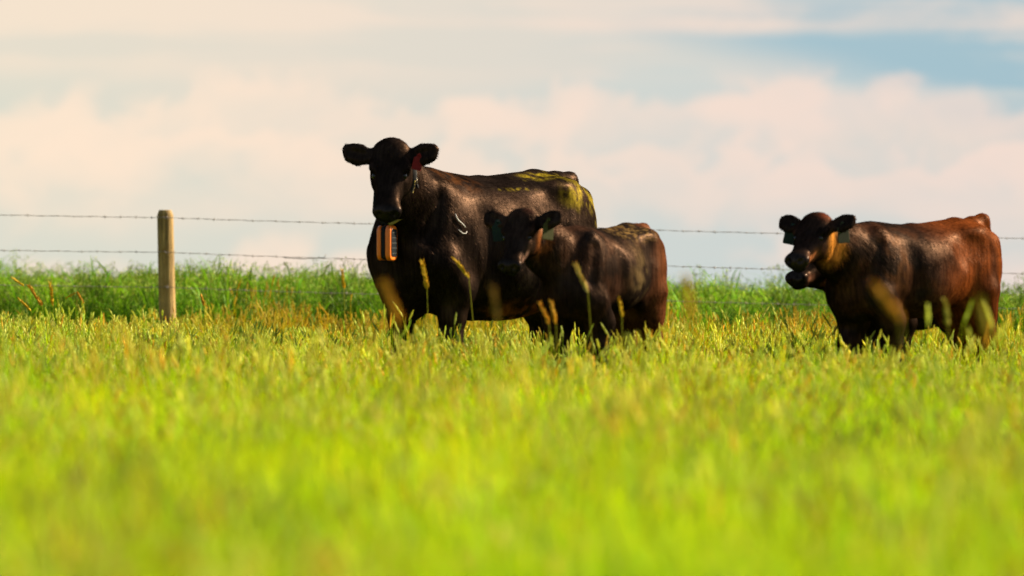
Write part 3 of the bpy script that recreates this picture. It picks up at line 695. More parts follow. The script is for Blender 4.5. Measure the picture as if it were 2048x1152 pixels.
FENCE_Y = 43.8
def fence_y(x): return FENCE_Y - 0.16*(np.asarray(x)-(-2.67))*0.35
def build_grass():
    src = [tuft_leafy('g', 85, 0.16, 0.40, 0.17) for _ in range(5)] + [tuft_seed('s', 15, 30, 0.30, 0.46, 0.16) for _ in range(4)] + [tuft_seed('f', 8, 26, 0.34, 0.52, 0.15, (0.05, 0.10), 0.0058) for _ in range(2)]
    pts = []
    def fill(y0, y1, dens, m):
        w1 = 0.095*y1+m; n = int((y1-y0)*2*w1*dens)
        y = RNG.uniform(y0, y1, n); x = RNG.uniform(-w1, w1, n); k = np.abs(x) < 0.095*y+m
        pts.append(np.stack([x[k], y[k]], 1))
    fill(1.5, 12, 22, 1.6); fill(12, 28, 20, 1.8); fill(28, 40, 26, 2.2); fill(40, 48, 24, 2.5); fill(48, 56, 8, 3)
    P = np.concatenate(pts); x, y = P[:, 0], P[:, 1]; n = len(P)
    big = fnoise(x, y, 0.35); mid = fnoise(x, y, 1.1, 5.0)
    h = 0.86+0.28*big+0.15*mid+RNG.normal(0, 0.08, n)
    yrel = y-fence_y(x)
    h *= 1-0.06*sstep(23, 28, y)*sstep(41, 36, y)
    strip = sstep(-4.5, -2.0, yrel)*sstep(2.2, 0.6, yrel)
    h *= 1-0.28*sstep(33, 38, y)
    dryp = sstep(-2.75, -1.9, x)*sstep(-0.3, 0.25, fnoise(x, y, 0.45, 41.0)+0.25)
    strip = strip*dryp
    h *= 1+strip*(0.62+0.5*np.clip(fnoise(x, y, 0.7, 21.0), -0.6, 0.6))
    near = sstep(14, 3, y); h *= 1-0.25*near
    u = RNG.random(n)
    seedp = np.clip(0.26+0.35*mid+0.15*sstep(20, 30, y), 0.05, 0.75)
    idx = np.where(u < seedp, np.where(RNG.random(n) < 0.82, RNG.integers(5, 9, n), RNG.integers(9, 11, n)), RNG.integers(0, 5, n))
    tint = -0.12+0.40*fnoise(x, y, 0.6, 11.0)+0.35*mid+0.3*fnoise(x, y, 2.4, 17.0)+RNG.normal(0, 0.10, n)
    tint += 0.62*strip+0.2*sstep(-4.5, -1.0, yrel)*sstep(2.5, 0.5, yrel)     # dry strip along the fence
    tint = np.clip(tint, -0.55, np.where(y < 38, 0.42, 0.8))
    brit = np.clip(1.14+0.14*big+0.34*fnoise(x, y, 1.6, 31.0)+0.14*fnoise(x, y, 4.0, 13.0)+RNG.normal(0, 0.12, n), 0.45, 1.6)
    z = zg(x, y)
    rot = np.stack([RNG.normal(0, 0.07, n), RNG.normal(0, 0.07, n), RNG.uniform(0, 6.283, n)], 1)
    scl = np.stack([0.95+0.15*RNG.random(n)]*2+[h], 1)
    print('grass tufts', n)
    scatter('grass', np.stack([x, y, z], 1), rot, scl, idx, tint, brit, src, 'lush yellow green pasture grass with seed heads', 'grass')
def build_crop():
    src = [tuft_oat('o', 7, 0.15, 0.43, 0.68) for _ in range(5)]
    pts = []
    for r in range(44):
        y0 = 1.1+r*0.18
        for xx in np.arange(-9.5, 9.5, 0.18 if r > 5 else 0.30):
            pts.append((xx+random.uniform(-.08, .08), float(fence_y(xx))+y0+random.uniform(-.07, .07)))
    P = np.array(pts); x, y = P[:, 0], P[:, 1]; n = len(P)
    b = fnoise(x, y, 0.8, 2.0); h = 0.98+0.13*b+0.10*fnoise(x, y, 2.2, 4.0)+RNG.normal(0, 0.09, n)
    h *= 1-0.10*sstep(-2.2, -4.0, x)
    h *= np.where(RNG.random(n) < 0.10, RNG.uniform(1.05, 1.2, n), 1.0)      # taller plants stand out
    tint = np.clip(0.25*fnoise(x, y, 0.5, 8.0)+RNG.normal(0, 0.08, n)-0.15, -0.6, 0.4)
    rot = np.stack([RNG.normal(0, 0.06, n), RNG.normal(0, 0.06, n), RNG.uniform(0, 6.283, n)], 1)
    scl = np.stack([np.ones(n), np.ones(n), h], 1)
    print('crop tufts', n)
    scatter('crop', np.stack([x, y, zg(x, y)], 1), rot, scl, RNG.integers(0, 5, n), tint, np.clip(0.92+0.55*fnoise(x, y, 3.1, 6.0)+0.3*fnoise(x, y, 1.2, 16.0)+RNG.normal(0, 0.2, n), .35, 1.6), src, 'tall green oat crop standing behind the wire fence', 'crop')
build_grass(); build_crop()

# ------------------------------------------------------------------ fence
def post_material():
    m, nt, b = material('weathered_post'); L = nt.links
    tc = nnew(nt, 'ShaderNodeTexCoord'); mp = nnew(nt, 'ShaderNodeMapping'); mp.inputs['Scale'].default_value = (38, 38, 2.2); L.new(tc.outputs['Object'], mp.inputs[0])
    n1 = nnew(nt, 'ShaderNodeTexNoise'); n1.inputs['Scale'].default_value = 1; n1.inputs['Detail'].default_value = 7; n1.inputs['Roughness'].default_value = 0.65; L.new(mp.outputs[0], n1.inputs['Vector'])
    n2 = nnew(nt, 'ShaderNodeTexNoise'); n2.inputs['Scale'].default_value = 5; n2.inputs['Detail'].default_value = 5; L.new(tc.outputs['Object'], n2.inputs['Vector'])
    cr = nnew(nt, 'ShaderNodeValToRGB'); L.new(n1.outputs['Fac'], cr.inputs[0]); e = cr.color_ramp.elements
    e[0].position = 0.34; e[0].color = (0.10, 0.066, 0.022, 1); e[1].position = 0.62; e[1].color = (0.36, 0.24, 0.075, 1)
    c2 = nnew(nt, 'ShaderNodeValToRGB'); L.new(n2.outputs['Fac'], c2.inputs[0]); f = c2.color_ramp.elements
    f[0].position = 0.35; f[0].color = (0.55, 0.50, 0.42, 1); f[1].position = 0.65; f[1].color = (1, 1, 1, 1)
    mx = nnew(nt, 'ShaderNodeMix', data_type='RGBA', blend_type='MULTIPLY'); mx.inputs[0].default_value = 1; L.new(cr.outputs[0], mx.inputs[6]); L.new(c2.outputs[0], mx.inputs[7])
    L.new(mx.outputs[2], b.inputs['Base Color']); b.inputs['Roughness'].default_value = 0.8; b.inputs['Specular IOR Level'].default_value = 0.2
    bp = nnew(nt, 'ShaderNodeBump'); bp.inputs['Strength'].default_value = 0.7; bp.inputs['Distance'].default_value = 0.01; L.new(n1.outputs['Fac'], bp.inputs['Height']); L.new(bp.outputs[0], b.inputs['Normal'])
    return m
M_POST = post_material()
M_WIRE = simple_mat('galvanised_wire', (0.16, 0.13, 0.10), 0.5, 0.5, 0.4, 60)
def build_fence():
    d0 = FENCE_Y
    fence = empty('barbed_wire_fence', ground_at_px(331, d0))
    tag(fence, 'barbed wire fence on round wooden posts running behind the cattle', 'fence')
    M0 = fence.location.copy()
    posts = [-6.55, -2.645, 0.42, 3.42, 6.5]
    tops = {}
    for i, x in enumerate(posts):
        y = float(fence_y(x)); zb = float(zg(x, y)); Hh = 1.16
        n = 28; mb = MB(); V = []; Fc = []
        prof = [(-0.25, 0.0665), (0.0, 0.0665), (0.25, 0.0655), (0.5, 0.065), (0.75, 0.064), (0.95, 0.063), (1.08, 0.0625), (1.12, 0.062), (Hh-0.006, 0.050), (Hh, 0.046)]
        lean = -0.022 if i == 1 else random.uniform(-0.03, 0.03)
        crack = random.uniform(0.2, 0.5)
        for zz, r in prof:
            for k in range(n):
                w = 2*math.pi*k/n; rr = r*(1+0.035*noise.noise(Vector((math.cos(w)*1.7, math.sin(w)*1.7, zz*1.3+i*5))))
                if abs(((w-crack-5.75+0.12*math.sin(zz*5)) % 6.283)) < 0.22 and 0.25 < zz < 1.11: rr *= 0.90
                V.append((rr*math.cos(w)+lean*zz, rr*math.sin(w), zz))
        m_ = len(prof)
        for a in range(m_-1):
            for k in range(n): Fc.append((a*n+k, a*n+(k+1) % n, (a+1)*n+(k+1) % n, (a+1)*n+k))
        Fc.append(tuple((m_-1)*n+k for k in range(n)))
        mb.add(V, Fc); po = mb.build('post', M_POST, fence); po.location = Vector((x, y, zb))-M0
        tops[i] = (x, y, zb, lean)
        for hz in (1.10, 0.835, 0.565):
            st = MB(); st.tube([(-0.012, 0, 0.012), (-0.012, -0.006, 0.012), (0.012, -0.006, -0.012), (0.012, 0, -0.012)], 0.0022, 5)
            s_ = st.build('staple', M_WIRE, po); s_.location = (lean*hz, -0.0655, hz)
    rw = random.Random(3)
    for hz, dip in ((1.10, 0.010), (0.835, 0.018), (0.565, 0.014)):
        pts = []
        xs = np.arange(posts[0]-0.3, posts[-1]+0.3, 0.06)
        pz = np.array([tops[i][2]+hz for i in tops]); pxs = np.array(posts)
        for x in xs:
            y = float(fence_y(x))-0.068
            j = int(np.clip(np.searchsorted(pxs, x)-1, 0, len(pxs)-2)); u = (x-pxs[j])/(pxs[j+1]-pxs[j]); u = min(max(u, 0), 1)
            z = pz[j]*(1-u)+pz[j+1]*u-dip*4*u*(1-u)
            pts.append(Vector((x, y, z+0.0015*math.sin(x*23)))-M0)
        mb = MB()
        for ph in (0, math.pi):
            tw = [p+Vector((0, 0.0016*math.cos(i*1.9+ph), 0.0016*math.sin(i*1.9+ph))) for i, p in enumerate(pts)]
            mb.tube(tw, 0.0016, 4, cap=False)
        w = mb.build('wire', M_WIRE, fence)
        bb = MB(); i = 2
        while i < len(pts)-2:
            p = pts[i]
            for q in range(2):
                a = rw.uniform(0, 6.28); dv = Vector((rw.uniform(-0.35, 0.35), math.cos(a), math.sin(a))).normalized()*0.014
                bb.tube([p-dv+Vector((0.004*(q-0.5), 0, 0)), p+dv+Vector((0.004*(q-0.5), 0, 0))], 0.0013, 4)
            bb.tube([p-Vector((0.007, 0, 0)), p+Vector((0.007, 0, 0))], 0.0042, 5)
            i += rw.choice((2, 2, 2, 3))
        b_ = bb.build('barb', M_WIRE, w); b_['kind'] = 'stuff'
        if abs(hz-0.835) < 1e-6:    # loose tied end of the middle wire
            xo = (655-1024)*d0/F_PX; yy = float(fence_y(xo))-0.07
            j = int(np.argmin(np.abs(xs-xo))); p = pts[j]
            t = MB(); t.tube([p+Vector((-0.30, -0.004, 0.004)), p+Vector((-0.15, -0.005, -0.004)), p+Vector((-0.05, -0.006, 0.003)), p+Vector((0.01, -0.006, 0.005)), p+Vector((0.022, -0.008, 0.03))], 0.0028, 5)
            t.build('tied_end', M_WIRE, w)
def ground_at_px(X, d):
    x = (X-1024)*d/F_PX; return Vector((x, d, float(zg(x, d))))
build_fence()

# ------------------------------------------------------------------ cattle
def ground_at(X, d):
    x = (X-1024)*d/F_PX
    return Vector((x, d, float(zg(x, d))))

def paint_cow(V, Hc, Nn):
    n1 = vnoise(V, 5.0); n2 = vnoise(V, 16.0, 3.3); n3 = vnoise(V, 40.0, 7.1)
    c = np.tile(BLACK, (len(V), 1))*(1+0.35*n1)[:, None]
    brown = sstep(-0.15, 0.5, n1+0.6*n2); c = lerpc(c, brown*0.55, (0.0156, 0.0083, 0.0052))
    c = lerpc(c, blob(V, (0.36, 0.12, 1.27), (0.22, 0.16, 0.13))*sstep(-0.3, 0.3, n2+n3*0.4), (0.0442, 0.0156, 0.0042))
    c = lerpc(c, blob(V, (-0.15, 0.30, 0.52), (0.45, 0.22, 0.09))*sstep(-0.4, 0.2, n2), (0.16, 0.042, 0.010))  # orange rim light on the lower belly hair, painted into the reddish coat colour
    c = lerpc(c, blob(V, (-0.15, 0.42, 0.72), (0.30, 0.12, 0.22))*0.5, (0.0182, 0.0146, 0.0125))
    # dried muck on the rump, thigh and along the top line
    d1 = blob(V, (-0.66, 0.24, 1.20), (0.24, 0.16, 0.13)); d2 = blob(V, (-0.84, 0.16, 1.02), (0.12, 0.18, 0.24)); d3 = blob(V, (-0.52, 0.12, 1.31), (0.34, 0.10, 0.06))
    d4 = blob(V, (-0.05, 0.24, 1.235), (0.30, 0.045, 0.025))
    muck = np.clip(d1*sstep(-0.30, 0.45, n2*0.8+n3*0.6+n1*0.3)+d2*sstep(-0.2, 0.5, n2*0.8+n3*0.6)+d3*sstep(-0.25, 0.5, n2+n3*0.5)*0.8+d4*sstep(0.05, 0.3, n3+n2*0.5), 0, 1)
    n4 = vnoise(V, 75.0, 2.2)
    c = lerpc(c, muck*np.clip(0.75+0.6*n4, 0.15, 1), (0.30, 0.225, 0.012))
    return common_paint(V, Hc, Nn, c)
def paint_dark_calf(V, Hc, Nn):
    n1 = vnoise(V, 5.0, 9.0); n2 = vnoise(V, 17.0, 5.3); n3 = vnoise(V, 42.0, 1.1)
    c = np.tile(BLACK*0.95, (len(V), 1))*(1+0.3*n1)[:, None]
    c = lerpc(c, sstep(-0.2, 0.5, n1+0.5*n2)*0.5, (0.034, 0.014, 0.007))
    c = lerpc(c, blob(V, (-0.72, 0.1, 0.80), (0.36, 0.5, 0.75))*0.85, (0.085, 0.027, 0.009))
    c = lerpc(c, blob(V, (-0.08, 0.30, 1.00), (0.25, 0.24, 0.24), 0.75)*sstep(-0.5, 0.2, n1+0.6*n2)*0.85, (0.060, 0.041, 0.017))
    c = lerpc(c, blob(V, (-0.25, 0.12, 1.28), (0.35, 0.2, 0.09))*sstep(-0.1, 0.35, n3+n2*0.5), (0.0832, 0.0494, 0.0156))
    ck = blob(Hc, (0.10, 0.09, -0.16), (0.13, 0.10, 0.14)); c = lerpc(c, ck*sstep(-0.5, 0.1, n2)*0.9, (0.15, 0.048, 0.012))  # sunlight on the cheek fur, put into its colour as warm orange
    c = lerpc(c, blob(Hc, (0.36, 0.085, -0.075), (0.09, 0.03, 0.05)), (0.085, 0.048, 0.034))
    c = lerpc(c, blob(Hc, (0.0, 0.05, 0.06), (0.06, 0.05, 0.05))*0.5, (0.0260, 0.0094, 0.0062))  # painted lit patch on the sun side of the poll
    return common_paint(V, Hc, Nn, c)
def paint_hidden_calf(V, Hc, Nn):
    n2 = vnoise(V, 17.0, 5.3); c = np.tile(BLACK*0.95, (len(V), 1))*(1+0.3*n2)[:, None]
    c = lerpc(c, sstep(-0.2, 0.5, n2)*0.5, (0.0177, 0.0078, 0.0047))
    c = lerpc(c, blob(Hc, (0.38, 0.09, -0.06), (0.06, 0.04, 0.06))*sstep(-0.4, 0.0, n2), (0.20, 0.085, 0.05))
    c = lerpc(c, blob(Hc, (0.20, 0.09, -0.13), (0.09, 0.06, 0.06))*sstep(-0.3, 0.2, n2), (0.24, 0.075, 0.025))
    return common_paint(V, Hc, Nn, c)
def paint_red_calf(V, Hc, Nn):
    n1 = vnoise(V, 5.0, 19.0); n2 = vnoise(V, 17.0, 25.3); n3 = vnoise(V, 42.0, 21.1)
    c = np.tile(BLACK*1.0, (len(V), 1))*(1+0.3*n1)[:, None]
    c = lerpc(c, sstep(-0.25, 0.45, n1+0.5*n2)*0.6, (0.036, 0.0125, 0.005))
    rear = sstep(0.18, -0.45, V[:, 0]+0.12*n1+0.05*n2); c = lerpc(c, rear*0.92, (0.088, 0.0205, 0.0034))
    c = lerpc(c, blob(V, (0.42, 0.25, 1.00), (0.16, 0.25, 0.32))*sstep(-0.3, 0.3, n2)*0.75, (0.0442, 0.0177, 0.0062))
    c = lerpc(c, blob(V, (-0.62, 0.35, 0.98), (0.08, 0.2, 0.28))*0.6, BLACK)
    ck = blob(Hc, (0.06, 0.09, -0.16), (0.16, 0.12, 0.17)); c = lerpc(c, ck*sstep(-0.6, 0.0, n2), (0.27, 0.105, 0.015))  # reddish cheek hair with the sun's gold mixed into its colour
    c = lerpc(c, blob(Hc, (0.37, 0.085, -0.06), (0.10, 0.03, 0.06)), (0.12, 0.042, 0.015))
    c = lerpc(c, blob(Hc, (0.0, 0.06, 0.06), (0.07, 0.05, 0.06))*0.8, (0.0520, 0.0114, 0.0052))  # sunlit spot beside the poll, painted as a redder coat
    return common_paint(V, Hc, Nn, c)

EARS_COW = ((-0.005, 0.262, 0.03), (-0.005, 0.275, 0.03)); EARS_CALF = ((-0.02, 0.27, 0.04), (-0.02, 0.27, 0.03)); EARS_RED = ((-0.02, 0.26, 0.05), (-0.03, 0.26, 0.04))
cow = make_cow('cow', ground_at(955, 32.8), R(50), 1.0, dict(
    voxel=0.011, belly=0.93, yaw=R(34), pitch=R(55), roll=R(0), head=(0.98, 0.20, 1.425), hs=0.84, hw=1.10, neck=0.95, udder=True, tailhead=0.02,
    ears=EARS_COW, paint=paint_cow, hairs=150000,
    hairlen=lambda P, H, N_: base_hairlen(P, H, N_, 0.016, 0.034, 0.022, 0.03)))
tag(cow.root, 'large black cow facing the camera with an orange box on her collar', 'cow')

calf = make_cow('calf', ground_at(1202, 30.6), R(65), 0.765, dict(
    voxel=0.0125, depth=0.73, width=0.80, length=0.88, leg=0.95, hindw=0.13, withers=0.02, yaw=R(4), pitch=R(46), roll=R(0), head=(0.93, -0.17, 1.36), hs=0.88, hw=1.12, neck=0.92, tailhead=0.03,
    ears=EARS_CALF, soft=0.02, tone=0.9, paint=paint_dark_calf, hairs=100000,
    hairlen=lambda P, H, N_: base_hairlen(P, H, N_, 0.020, 0.045, 0.06, 0.04)))
tag(calf.root, 'dark brown calf standing in front of the large cow', 'calf')

red = make_cow('calf', ground_at(1820, 31.0), R(46), 0.80, dict(
    voxel=0.0125, depth=0.77, width=0.80, length=0.93, leg=0.95, hindw=0.14, withers=0.035, yaw=R(17), pitch=R(31), roll=R(0), head=(1.03, 0.06, 1.29), hs=0.88, hw=1.12, neck=1.0, neckx=0.43, tailhead=0.06,
    fore=((-0.10, 0), (0.12, 0)), hind=((0.06, 0), (-0.08, 0)),
    ears=EARS_RED, soft=0.02, tone=0.9, paint=paint_red_calf, hairs=110000,
    hairlen=lambda P, H, N_: base_hairlen(P, H, N_, 0.022, 0.045, 0.075, 0.05)))
tag(red.root, 'reddish brown calf at the right with cheek hair coloured sunlit gold', 'calf')

hid = make_cow('calf', ground_at(1833, 31.95), R(46), 0.78, dict(
    voxel=0.0135, depth=0.86, width=0.84, length=0.86, leg=1.0, hindw=0.15, withers=0.035, yaw=R(6), pitch=R(14), roll=R(0), head=(1.03, 0.05, 1.095), hs=0.88, hw=1.12, neck=0.9, neckx=0.43, tailhead=0.0, soft=0.02,
    ears=((-0.0, 0.22, -0.02), (-0.0, 0.22, -0.02)), paint=paint_hidden_calf, hairs=40000,
    hairlen=lambda P, H, N_: base_hairlen(P, H, N_, 0.022, 0.045, 0.05, 0.04)))
tag(hid.root, 'dark calf mostly hidden behind the reddish calf, only its muzzle showing', 'calf')

# ------------------------------------------------------------------ collar, ear tags, chain and marks
bpy.context.view_layer.update()
def bvh(c): return BVHTree.FromPolygons([tuple(v) for v in (c.V*c.S)], [tuple(q) for q in c.Q])
def wpoint(c, v): return c.root.matrix_world @ (Vector(v)*c.S)
def hpoint(c, v): return c.root.matrix_world @ ((c.HM @ Vector(v))*c.S)
def ray_on(c, tree, X, Y):
    """where the view ray through a pixel meets the coat, in scene space, with its normal"""
    inv = c.root.matrix_world.inverted(); o = inv @ cam.location; d = (inv @ px(X, Y, 30.0)-o).normalized()
    h, n, i, t = tree.ray_cast(o, d)
    if h is None: return None, None
    return c.root.matrix_world @ h, (c.root.matrix_world.to_3x3() @ n).normalized()

def plate(outline, th, M, bev=0.0):
    """a flat plate with rounded rim; outline in x,z"""
    n = len(outline); V = []; Fc = []
    cx = sum(p[0] for p in outline)/n; cz = sum(p[1] for p in outline)/n
    rings = [(-th/2, 0.93), (-th/4, 1.0), (th/4, 1.0), (th/2, 0.93)] if bev else [(-th/2, 1.0), (th/2, 1.0)]
    for y, s in rings:
        for a, b in outline: V.append(M @ Vector((cx+(a-cx)*s, y, cz+(b-cz)*s)))
    m = len(rings)
    for r in range(m-1):
        for k in range(n): Fc.append((r*n+k, r*n+(k+1) % n, (r+1)*n+(k+1) % n, (r+1)*n+k))
    Fc.append(tuple(range(n-1, -1, -1))); Fc.append(tuple((m-1)*n+k for k in range(n)))
    return V, Fc
TAG = [(-0.010, 0.0), (-0.016, -0.012), (-0.030, -0.026), (-0.031, -0.084), (-0.027, -0.090), (0.027, -0.090), (0.031, -0.084), (0.030, -0.026), (0.016, -0.012), (0.010, 0.0), (0.007, 0.006), (-0.007, 0.006)]
def ear_tag(c, sd, u, label, mat, yaw, tilt, size, group=None, swing=0.0, front=0.012):
    ears = c.root['ear_l'] if sd > 0 else c.root['ear_r']
    a = hpoint(c, (0.06, 0.085*sd, -0.01)); b = hpoint(c, tuple(ears)); e = a+(b-a)*u+Vector((0, -front, -0.004))
    t = empty('ear_tag', e); t.rotation_euler = (swing, tilt, yaw)
    V, Fc = plate([(x*size, z*size) for x, z in TAG], 0.0024, Matrix(), 1)
    mb = MB(); mb.add(V, Fc); mb.build('tag_panel', mat, t, smooth=False)
    st = MB(); st.tube([(0, -0.006, -0.004*size), (0, 0.016, -0.004*size)], [0.006*size, 0.0045*size], 10); st.build('stud', mat, t)
    return tag(t, label, 'ear tag', group)
M_TRED = simple_mat('tag_red', (0.11, 0.005, 0.003), 0.6, 0.1, 0.15)
M_TGRN = simple_mat('tag_dark_green', (0.006, 0.014, 0.012), 0.6, 0.1, 0.2)
M_TYEL = simple_mat('tag_olive', (0.028, 0.028, 0.004), 0.6, 0.1, 0.2)
M_TGRY = simple_mat('tag_grey_green', (0.016, 0.019, 0.008), 0.6, 0.1, 0.2)
M_STEEL = simple_mat('steel_chain', (0.22, 0.19, 0.14), 0.35, 0.5, 0.2, metal=0.8)
M_RUB = simple_mat('black_rubber', (0.006, 0.006, 0.007), 0.75, 0.15, 0.2)
M_ORANGE = simple_mat('orange_plastic', (0.60, 0.125, 0.002), 0.42, 0.4, 0.08)
M_YSTRAP = simple_mat('ochre_webbing', (0.20, 0.15, 0.025), 0.8, 0.2, 0.3, 120)
M_CELL = simple_mat('solar_cell', (0.012, 0.014, 0.016), 0.2, 0.5, 0.2)
M_SILV = simple_mat('cell_grid', (0.07, 0.07, 0.065), 0.7, 0.2, 0.1)
M_WHITE = simple_mat('white_smear', (0.40, 0.385, 0.36), 0.8, 0.2, 0.3, 60)

def with_ears(c, l, r): c.root['ear_l'] = l; c.root['ear_r'] = (r[0], -r[1], r[2])
for c, p_ in ((cow, EARS_COW), (calf, EARS_CALF), (red, EARS_RED)): with_ears(c, *p_)
ear_tag(cow, 1, 0.50, 'dark red tag hanging from the large black cow\'s ear', M_TRED, R(28), R(14), 1.0, front=0.03)
ear_tag(calf, -1, 0.55, 'dark green tag under the ear nearer the large cow', M_TGRN, R(-10), R(-8), 1.2, 'tags of the calf before the cow', front=0.03)
ear_tag(calf, 1, 0.62, 'olive tag with a sunlit edge beside the calf\'s neck', M_TYEL, R(38), R(6), 1.2, 'tags of the calf before the cow', front=0.02)
ear_tag(red, -1, 0.50, 'dark tag hanging against the sky from the reddish calf\'s far ear', M_TGRN, R(-8), R(12), 1.2, 'tags of the reddish calf', front=0.02)
ear_tag(red, 1, 0.62, 'grey green tag over the reddish calf\'s golden cheek', M_TGRY, R(30), R(-4), 1.2, 'tags of the reddish calf', front=0.02)

def neck_chain():
    h_, n_ = ray_on(cow, bvh(cow), 833, 350); a = px(831, 336, (h_.y if h_ else 31.6)-0.03); e = empty('hanging_chain', a)
    tag(e, 'short steel chain hanging below the black cow\'s tagged ear', 'chain')
    for i in range(6):
        z = -0.008-i*0.0135; V = []; Fc = []
        pts = []
        for k in range(13):
            w = 2*math.pi*k/12; p = Vector((0.005*math.cos(w), 0, 0.010*math.sin(w)))
            if i % 2: p = Vector((p.y, p.x, p.z))
            pts.append(p+Vector((0.0015*i, 0, z)))
        mb = MB(); mb.tube(pts, 0.0018, 5, cap=False); mb.build('link', M_STEEL, e)
    mb = MB(); mb.tube([(0.009, 0, -0.088), (0.009, 0, -0.098), (0.010, 0, -0.112), (0.010, 0, -0.116)], [0.003, 0.007, 0.008, 0.004], 10); mb.build('end_weight', M_RUB, e)
neck_chain()

def tracking_collar():
    tree = bvh(cow)
    top, _ = ray_on(cow, tree, 776, 456); bot, _ = ray_on(cow, tree, 776, 515)
    dist = min(top.y if top else 31.6, bot.y if bot else 31.6)-0.085
    cpt = px(774, 486, dist)
    t = empty('tracking_collar', cpt)
    tag(t, 'orange and black tracking box on a strap under the cow\'s chin', 'collar')
    W, Dp, H = 0.085, 0.105, 0.195
    rz = R(-22)
    def profile(Dp, H, r, n=6):
        o = []
        for cx, cz, a0 in ((Dp/2-r, H/2-r, 0), (-Dp/2+r, H/2-r, 90), (-Dp/2+r, -H/2+r, 180), (Dp/2-r, -H/2+r, 270)):
            for k in range(n+1):
                a = R(a0+90*k/n); o.append((cx+r*math.cos(a), cz+r*math.sin(a)))
        return o
    RM = Matrix.Rotation(rz, 4, 'Z')
    def slab(name, x0, x1, dp, h, r, mat, bev, parent=t):
        # plate lies in the local y,z plane, thick along x
        o = profile(dp, h, r); n = len(o); V = []; Fc = []
        rings = [(x0, 1-bev), (x0+(x1-x0)*0.12, 1-bev*0.3), (x0+(x1-x0)*0.28, 1), (x1-(x1-x0)*0.28, 1), (x1-(x1-x0)*0.12, 1-bev*0.3), (x1, 1-bev)]
        for x, s in rings:
            for a, b in o: V.append(RM @ Vector((x, a*s, b*s)))
        for q in range(len(rings)-1):
            for k in range(n): Fc.append((q*n+k, q*n+(k+1) % n, (q+1)*n+(k+1) % n, (q+1)*n+k))
        Fc.append(tuple(range(n-1, -1, -1))); Fc.append(tuple((len(rings)-1)*n+k for k in range(n)))
        mb = MB(); mb.add(V, Fc); ob = mb.build(name, mat, parent)
        for pl in ob.data.polygons: pl.use_smooth = len(pl.vertices) == 4
        return ob
    slab('orange_shell', -0.042, -0.016, Dp, H, 0.030, M_ORANGE, 0.10)
    slab('black_band', -0.0155, 0.0095, Dp*0.97, H*0.97, 0.028, M_RUB, 0.02)
    sh = slab('orange_shell', 0.010, 0.042, Dp*1.02, H*1.02, 0.030, M_ORANGE, 0.09)
    pan = slab('solar_panel', 0.0422, 0.0455, Dp*0.74, H*0.80, 0.018, M_CELL, 0.02)
    for k in range(-2, 3):
        mb = MB(); mb.add([RM @ Vector((0.0460+0.0004*q, a, k*0.029+b)) for q in (0, 1) for a, b in ((-Dp*0.34, -0.0008), (Dp*0.34, -0.0008), (Dp*0.34, 0.0008), (-Dp*0.34, 0.0008))],
                          [(0, 1, 2, 3), (7, 6, 5, 4), (0, 4, 5, 1), (1, 5, 6, 2), (2, 6, 7, 3), (3, 7, 4, 0)]); mb.build('grid_line', M_SILV, pan, smooth=False)
    # strap: up both sides from the box, round behind the jaw and over the neck
    inv = cow.root.matrix_world.inverted(); wm = cow.root.matrix_world
    nc = wpoint(cow, cow.mid*0.30+cow.base*0.70)
    axis = (wpoint(cow, cow.base)-wpoint(cow, cow.mid)).normalized()
    tp = cpt+Vector((0, 0, H*0.5+0.004))
    down = (tp-nc); down -= Vector((0, 0, 0)); dn = down.normalized()
    latv = dn.cross(axis).normalized()
    if latv.x < 0: latv = -latv
    loop = []
    for k in range(25):
        a = 2*math.pi*(k/24); dirv = dn*math.cos(a)+latv*math.sin(a)
        o = nc+dirv*0.9; h, n_, i_, d_ = tree.ray_cast(inv @ o, (inv.to_3x3() @ (-dirv)).normalized())
        rr = min((wm @ h-nc).length+0.008, 0.30) if h is not None else 0.2
        loop.append([a, dirv, rr])
    pts = []
    for k, (a, dirv, rr) in enumerate(loop):
        pull = max(0, math.cos(a))**4
        pts.append((nc+dirv*rr)*(1-pull)+(tp+latv*0.02*math.copysign(1, math.sin(a+1e-6) if 0 < k < 24 else 0))*pull)
    pts[0] = tp; pts[-1] = tp
    mb = MB(); mb.tube([p-cpt for p in pts], [(0.0022, 0.017)]*len(pts), 8, flat=None, cap=False)
    mb.build('strap', M_RUB, t)
    # visible webbing tails from box to jaw, running into the strap on the neck
    side_r, side_l = (pts[5], pts[-6]) if pts[5].x > pts[-6].x else (pts[-6], pts[5])
    a1 = px(813, 430, dist-0.015); b1 = tp+Vector((0.012, -0.035, 0))
    mb = MB(); mb.tube([b1-cpt, (a1*0.5+b1*0.5)-cpt+Vector((0, -0.01, 0.0)), a1-cpt, (a1*0.5+side_r*0.5)-cpt, side_r-cpt], [(0.011, 0.0022)]*5, 8, flat=(1, 0, 0.25)); mb.build('webbing', M_YSTRAP, t)
    a2 = px(748, 424, dist-0.01); b2 = tp+Vector((-0.014, -0.03, 0))
    mb = MB(); mb.tube([b2-cpt, (a2*0.5+b2*0.5)-cpt+Vector((0, -0.01, 0.0)), a2-cpt, (a2*0.5+side_l*0.5)-cpt, side_l-cpt], [(0.010, 0.0022)]*5, 8, flat=(1, 0, -0.25)); mb.build('webbing', M_RUB, t)
tracking_collar()

def white_marks():
    tree = bvh(cow)
    for seq in ([(909, 428), (911, 434), (914, 440), (920, 445), (926, 451), (929, 455)], [(915, 459), (919, 463), (924, 467), (930, 467), (932, 463)]):
        pts = []
        for X, Y in seq:
            h, n = ray_on(cow, tree, X, Y)
            if h is not None: pts.append(cow.root.matrix_world.inverted() @ (h+n*0.008))
        if len(pts) > 2:
            mb = MB(); mb.tube(pts, [0.002]+[0.0036*random.uniform(0.6, 1.2) for _ in pts[2:]]+[0.002], 7); mb.build('white_mark', M_WHITE, cow.root)
white_marks()

